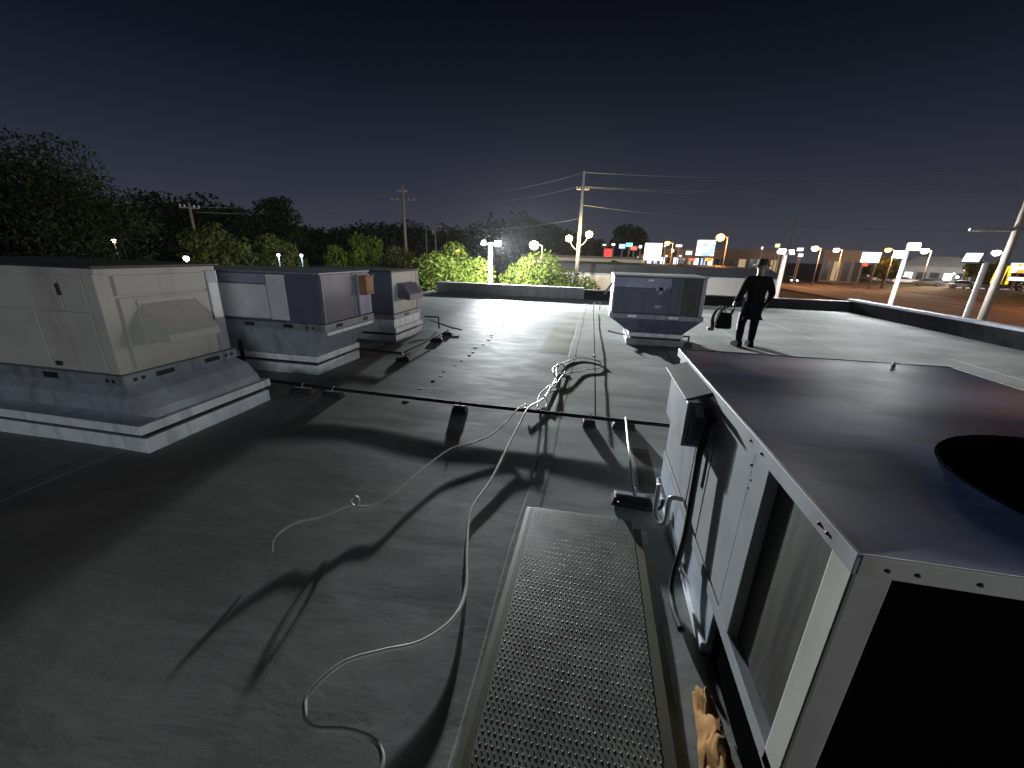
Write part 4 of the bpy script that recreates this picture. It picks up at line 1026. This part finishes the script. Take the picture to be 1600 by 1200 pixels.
# small glowing shop signs, one thing each
small = [(2.7, 84.6, 4.0, (1, .98, .9), 'white'), (4.4, 84.6, 3.7, (.35, .5, 1), 'blue'), (5.7, 84.5, 4.0, (.2, .9, .7), 'green'), (6.6, 84.4, 3.4, (1, .1, .08), 'red'), (7.8, 84.3, 3.7, (.9, 1, 1), 'white'),
         (1.0, 84.7, 3.9, (1, .85, .6), 'cream'), (15.0, 103, 4.4, (1, .95, .9), 'white'), (16.8, 102.8, 3.4, (.6, .75, 1), 'pale blue'), (18.0, 102.6, 4.5, (1, .9, .85), 'white'), (20.3, 102.2, 3.0, (.9, .95, 1), 'white'),
         (21.2, 102, 1.6, (1, .12, .08), 'red'), (15.6, 103, 2.2, (.8, .9, 1), 'white'), (18.6, 102.5, 2.3, (.75, .85, 1), 'white'), (42.0, 112, 5.3, (1, .75, .3), 'amber'), (42.6, 111.6, 3.9, (.8, .88, 1), 'white'),
         (46.6, 110, 3.2, (.8, .9, 1), 'white'), (39.1, 113, 4.7, (1, .7, .65), 'pink'), (46.3, 110.2, 4.5, (1, .97, .95), 'white')]
places = ['left of the red tall sign', 'next to the spreading dark tree', 'below the spreading dark tree', 'right below the spreading dark tree', 'just left of the brightest white sign',
          'above the tall red sign', 'right of the brightest white sign at the top', 'right of the brightest white sign in the middle', 'midway to the blue white screen', 'left of the blue white screen',
          'low left of the blue white screen', 'over the glowing shop windows at left', 'over the glowing shop windows in the middle', 'top left of the leftmost right side lamp post', 'left of the leftmost right side lamp post',
          'right of the leftmost right side lamp post, lower one', 'above the head of the person', 'right of the leftmost right side lamp post, upper one']
for (x, y, z, c, cn), pl in zip(small, places):
    board('small_sign', f'small {cn} glowing sign {pl}', (x, y, z), random.uniform(.45, 1.5), random.uniform(.35, .95), R(-10), EM('small_sign_'+cn.replace(' ', '_'), c, 2.6), group='small glowing signs', d=.2)
def street_lamp(x, y, z, lens, col, power, label, side=-1):
    z0 = gz(x); t = thing('street_lamp', (x, y, z0), label, 'street lamp', 'street lamps along the road')
    pole_mb(x, y, z0, z, .12, .08, 8).build('pole', 'steel_pole', t, smooth=True)
    a = MB(); a.tube(smooth_path([(x, y, z-.4), (x+.3*side, y, z), (x+1.0*side, y, z+.1)], 4), .05, 6); a.build('arm', 'steel_pole', t)
    hd = MB(); hd.ball((x+1.2*side, y, z+.26), .5, 10, 6, .35); h_ = hd.build('lamp_head', 'fixture', t)
    hd = MB(); hd.ball((x+1.2*side, y-.05, z-.1), random.uniform(.42, .68), 12, 8, .85); hd.build('lens', lens, h_, smooth=True)
    if power: lamp('lamp_light', (x+1.2*side, y-.6, z-.5), col, power, .4, t)
street_lamp(45.3, 98.5, 4.6, SOD, (1, .42, .16), 3200, 'warm yellow street lamp beyond the leftmost right side lamp post')
street_lamp(52.0, 104.0, 4.5, WARM, (1, .42, .18), 2400, 'pinkish white street lamp right of the warm yellow one')
street_lamp(57.0, 95.9, 4.5, ORANGE, (1, .45, .12), 2400, 'orange street lamp left of the two headed lamp post')
street_lamp(65.2, 99, 4.6, WARM, (1, .8, .6), 2500, 'warm white street lamp right of the two headed lamp post')
street_lamp(71.5, 97, 3.6, WHITE, (1, .97, .92), 2500, 'large white street lamp over the parked cars')
street_lamp(75.9, 97.4, 4.5, WHITE, (1, .97, .92), 2200, 'white street lamp above the vivid green trees')
street_lamp(21.2, 77.4, 5.4, ORANGE, (1, .45, .12), 2500, 'orange street lamp right of the blue white screen')
street_lamp(16.0, 98.8, 5.0, ORANGE, (1, .45, .12), 2500, 'orange street lamp left of the blue white screen')
street_lamp(56.5, 62.0, 5.5, SOD, (1, .38, .13), 4200, 'yellow street lamp by the kerb')
street_lamp(-7.9, 59.3, 3.1, WARM, (1, .85, .7), 3000, 'small pinkish lamp left of the pale grey utility pole')
# small lamps among the trees at left
def post_lamp(x, y, z, lens, col, power, label, r=.12):
    z0 = gz(x); t = thing('post_lamp', (x, y, z0), label, 'lamp', 'small lamps among the trees')
    pole_mb(x, y, z0, z-r, .05, .04, 8).build('post', 'fixture', t)
    hd = MB(); hd.ball((x, y, z), r, 10, 6); hd.build('globe', lens, t, smooth=True)
    hd = MB(); hd.ball((x, y, z+r*.9), r*.9, 10, 5, .3); hd.build('cap', 'fixture', t)
    if power: lamp('lamp_light', (x+.1, y-.25, z), col, power, .12, t)
post_lamp(-19.6, 16.6, 1.15, LED, (.9, .92, 1), 60, 'bright white lamp just above the top of the beige unit')
post_lamp(-22.2, 25.6, 1.25, LEDDIM, (.5, .7, 1), 160, 'pale blue lamp above the slate unit, left one', .10)
post_lamp(-21.3, 26.8, 1.25, LEDDIM, (.6, .7, 1), 160, 'pale blue lamp above the slate unit, right one', .10)
post_lamp(-17.2, 49.8, 1.95, ORANGE, (1, .3, .08), 300, 'orange red lamp above the left bushy tree', .20)
post_lamp(-31.5, 22.0, 1.9, WARM, (1, .85, .6), 50, 'dim warm lamp beneath the huge dark tree', .12)
lot_lamps = [(66.4, 92.5, -.2, 'white'), (68.5, 96.5, .3, 'white'), (70.8, 94.0, -.5, 'yellow'), (73.0, 92.4, .2, 'white'), (75.6, 90.2, -.6, 'white'), (66.3, 110.0, .6, 'white'), (66.5, 118.0, .2, 'yellow'), (78.5, 88.5, .9, 'white'), (66.2, 126.0, .5, 'orange'), (72.5, 99.8, 1.2, 'white')]
for i, (x, y, z, cn) in enumerate(lot_lamps):
    post_lamp(x, y, z, {'white': WHITE, 'yellow': SOD, 'orange': ORANGE}[cn], (1, .9, .8), 0, f'{cn} globe lamp {["first", "second", "third", "fourth", "fifth", "sixth", "seventh", "eighth", "ninth", "tenth"][sorted(range(10), key=lambda k: lot_lamps[k][0]/lot_lamps[k][1]).index(i)]} from the left among the parked cars', random.uniform(.12, .26))
# ------------------------------------------------------------------ cars
HL = EM('headlight', (.95, .97, 1.0), 25); TL = EM('tail_light', (1, .06, .02), 3.0); CLR = M('clear_lens', (.5, .5, .5), .2)
def make_car(lightmat, tailmat):
    t = thing('parked_car', (0, 0, 0))
    prof = [(-2.2, .30), (-2.22, .62), (-2.1, .86), (-1.35, .92), (1.0, .95), (1.9, .88), (2.2, .72), (2.22, .32)]
    MB().prism(prof, 'x', -.86, .86).build('body', 'car_white', t, bevel=.09)
    MB().frus((-.80, .80, -1.55, 1.05), .90, (-.62, .62, -1.0, .35), 1.42).build('cabin', 'glass', t, bevel=.06)
    box(-.63, .63, -.98, .33, 1.41, 1.45).build('roof_panel', 'car_white', t, bevel=.02)
    for sx_ in (-1, 1):
        for y in (-1.35, 1.35):
            w = MB(); w.tube([(sx_*.70, y, .33), (sx_*.88, y, .33)], .33, 16); wh = w.build('wheel', 'tyre', t)
            w = MB(); w.tube([(sx_*.885, y, .33), (sx_*.895, y, .33)], .20, 12); w.build('rim', 'rim', wh)
        box(sx_*.62-.16, sx_*.62+.16, 2.18, 2.235, .56, .72).build('headlight', lightmat, t, bevel=.02)
        box(sx_*.66-.14, sx_*.66+.14, -2.245, -2.20, .62, .78).build('tail_light', tailmat, t, bevel=.02)
    return t
proto = make_car(CLR, MAT['car_red'])
cars = [(67.5, 92, -2.0, 'car_white', 'white parked car nearest the road before the showroom'), (69.8, 90.5, -2.1, 'car_grey', 'grey parked car beside the white car before the showroom'), (72.0, 89.2, -2.1, 'car_dark', 'dark parked car third from the road before the showroom'),
        (74.2, 87.8, -2.2, 'car_white', 'white parked car fourth from the road before the showroom'), (76.4, 86.4, -2.1, 'car_red', 'red parked car before the cream shop'), (66.8, 99.5, -2.0, 'car_grey', 'grey parked car left of the showroom'),
        (66.6, 106, -1.9, 'car_white', 'white parked car below the white rectangular board'), (66.9, 113, -2.0, 'car_white', 'white parked car beyond the warm street lamps'), (67.0, 120.5, -2.0, 'car_dark', 'dark parked car farthest along the verge'),
        (70.5, 78, -.8, 'car_white', 'white parked car under the sign at the right edge'), (73.4, 76.4, -.8, 'car_white', 'second white parked car under the sign at the right edge'), (70.2, 102.6, -2.0, 'car_dark', 'dark parked car behind the green tree of the car lot')]
for i, (x, y, rz_, mt, lb) in enumerate(cars):
    o = copy_tree(proto, (x, y, gz(x)+.03), rz_, lb, swap={MAT['car_white']: MAT[mt]} if mt != 'car_white' else None)
    tag(o, lb, 'car', 'parked cars across the road')
drv = [(46.5, 112, math.pi, 'car_dark', HL, MAT['car_red'], 'dark car with headlights on driving towards the viewer'), (53.5, 140, 0.0, 'car_grey', CLR, TL, 'grey car with red tail lights driving away')]
for (x, y, rz_, mt, hl, tl, lb) in drv:
    o = copy_tree(proto, (x, y, gz(x)+.03), rz_, lb, swap={MAT['car_white']: MAT[mt], CLR: hl, MAT['car_red']: tl})
    o.name = 'moving_car'; tag(o, lb, 'car', 'cars driving on the road')
def rm(o):
    for c in list(o.children): rm(c)
    bpy.data.objects.remove(o)
rm(proto)


# ------------------------------------------------------------------ thin night haze added to imitate lens glow round the lamps
hz = MB().box(-395, 595, -195, 795, -5.6, 15.5).build('lens_glow_haze', 'glass')
hm = bpy.data.materials.new('lens_glow_air'); hm.use_nodes = True; hm.node_tree.nodes.clear()
ho = hm.node_tree.nodes.new('ShaderNodeOutputMaterial'); hv = hm.node_tree.nodes.new('ShaderNodeVolumePrincipled')
hv.inputs['Density'].default_value = .00008; hv.inputs['Color'].default_value = (.9, .9, .92, 1); hv.inputs['Anisotropy'].default_value = .7
hm.node_tree.links.new(hv.outputs[0], ho.inputs['Volume'])
hz.data.materials.clear(); hz.data.materials.append(hm); kind(hz, 'stuff')
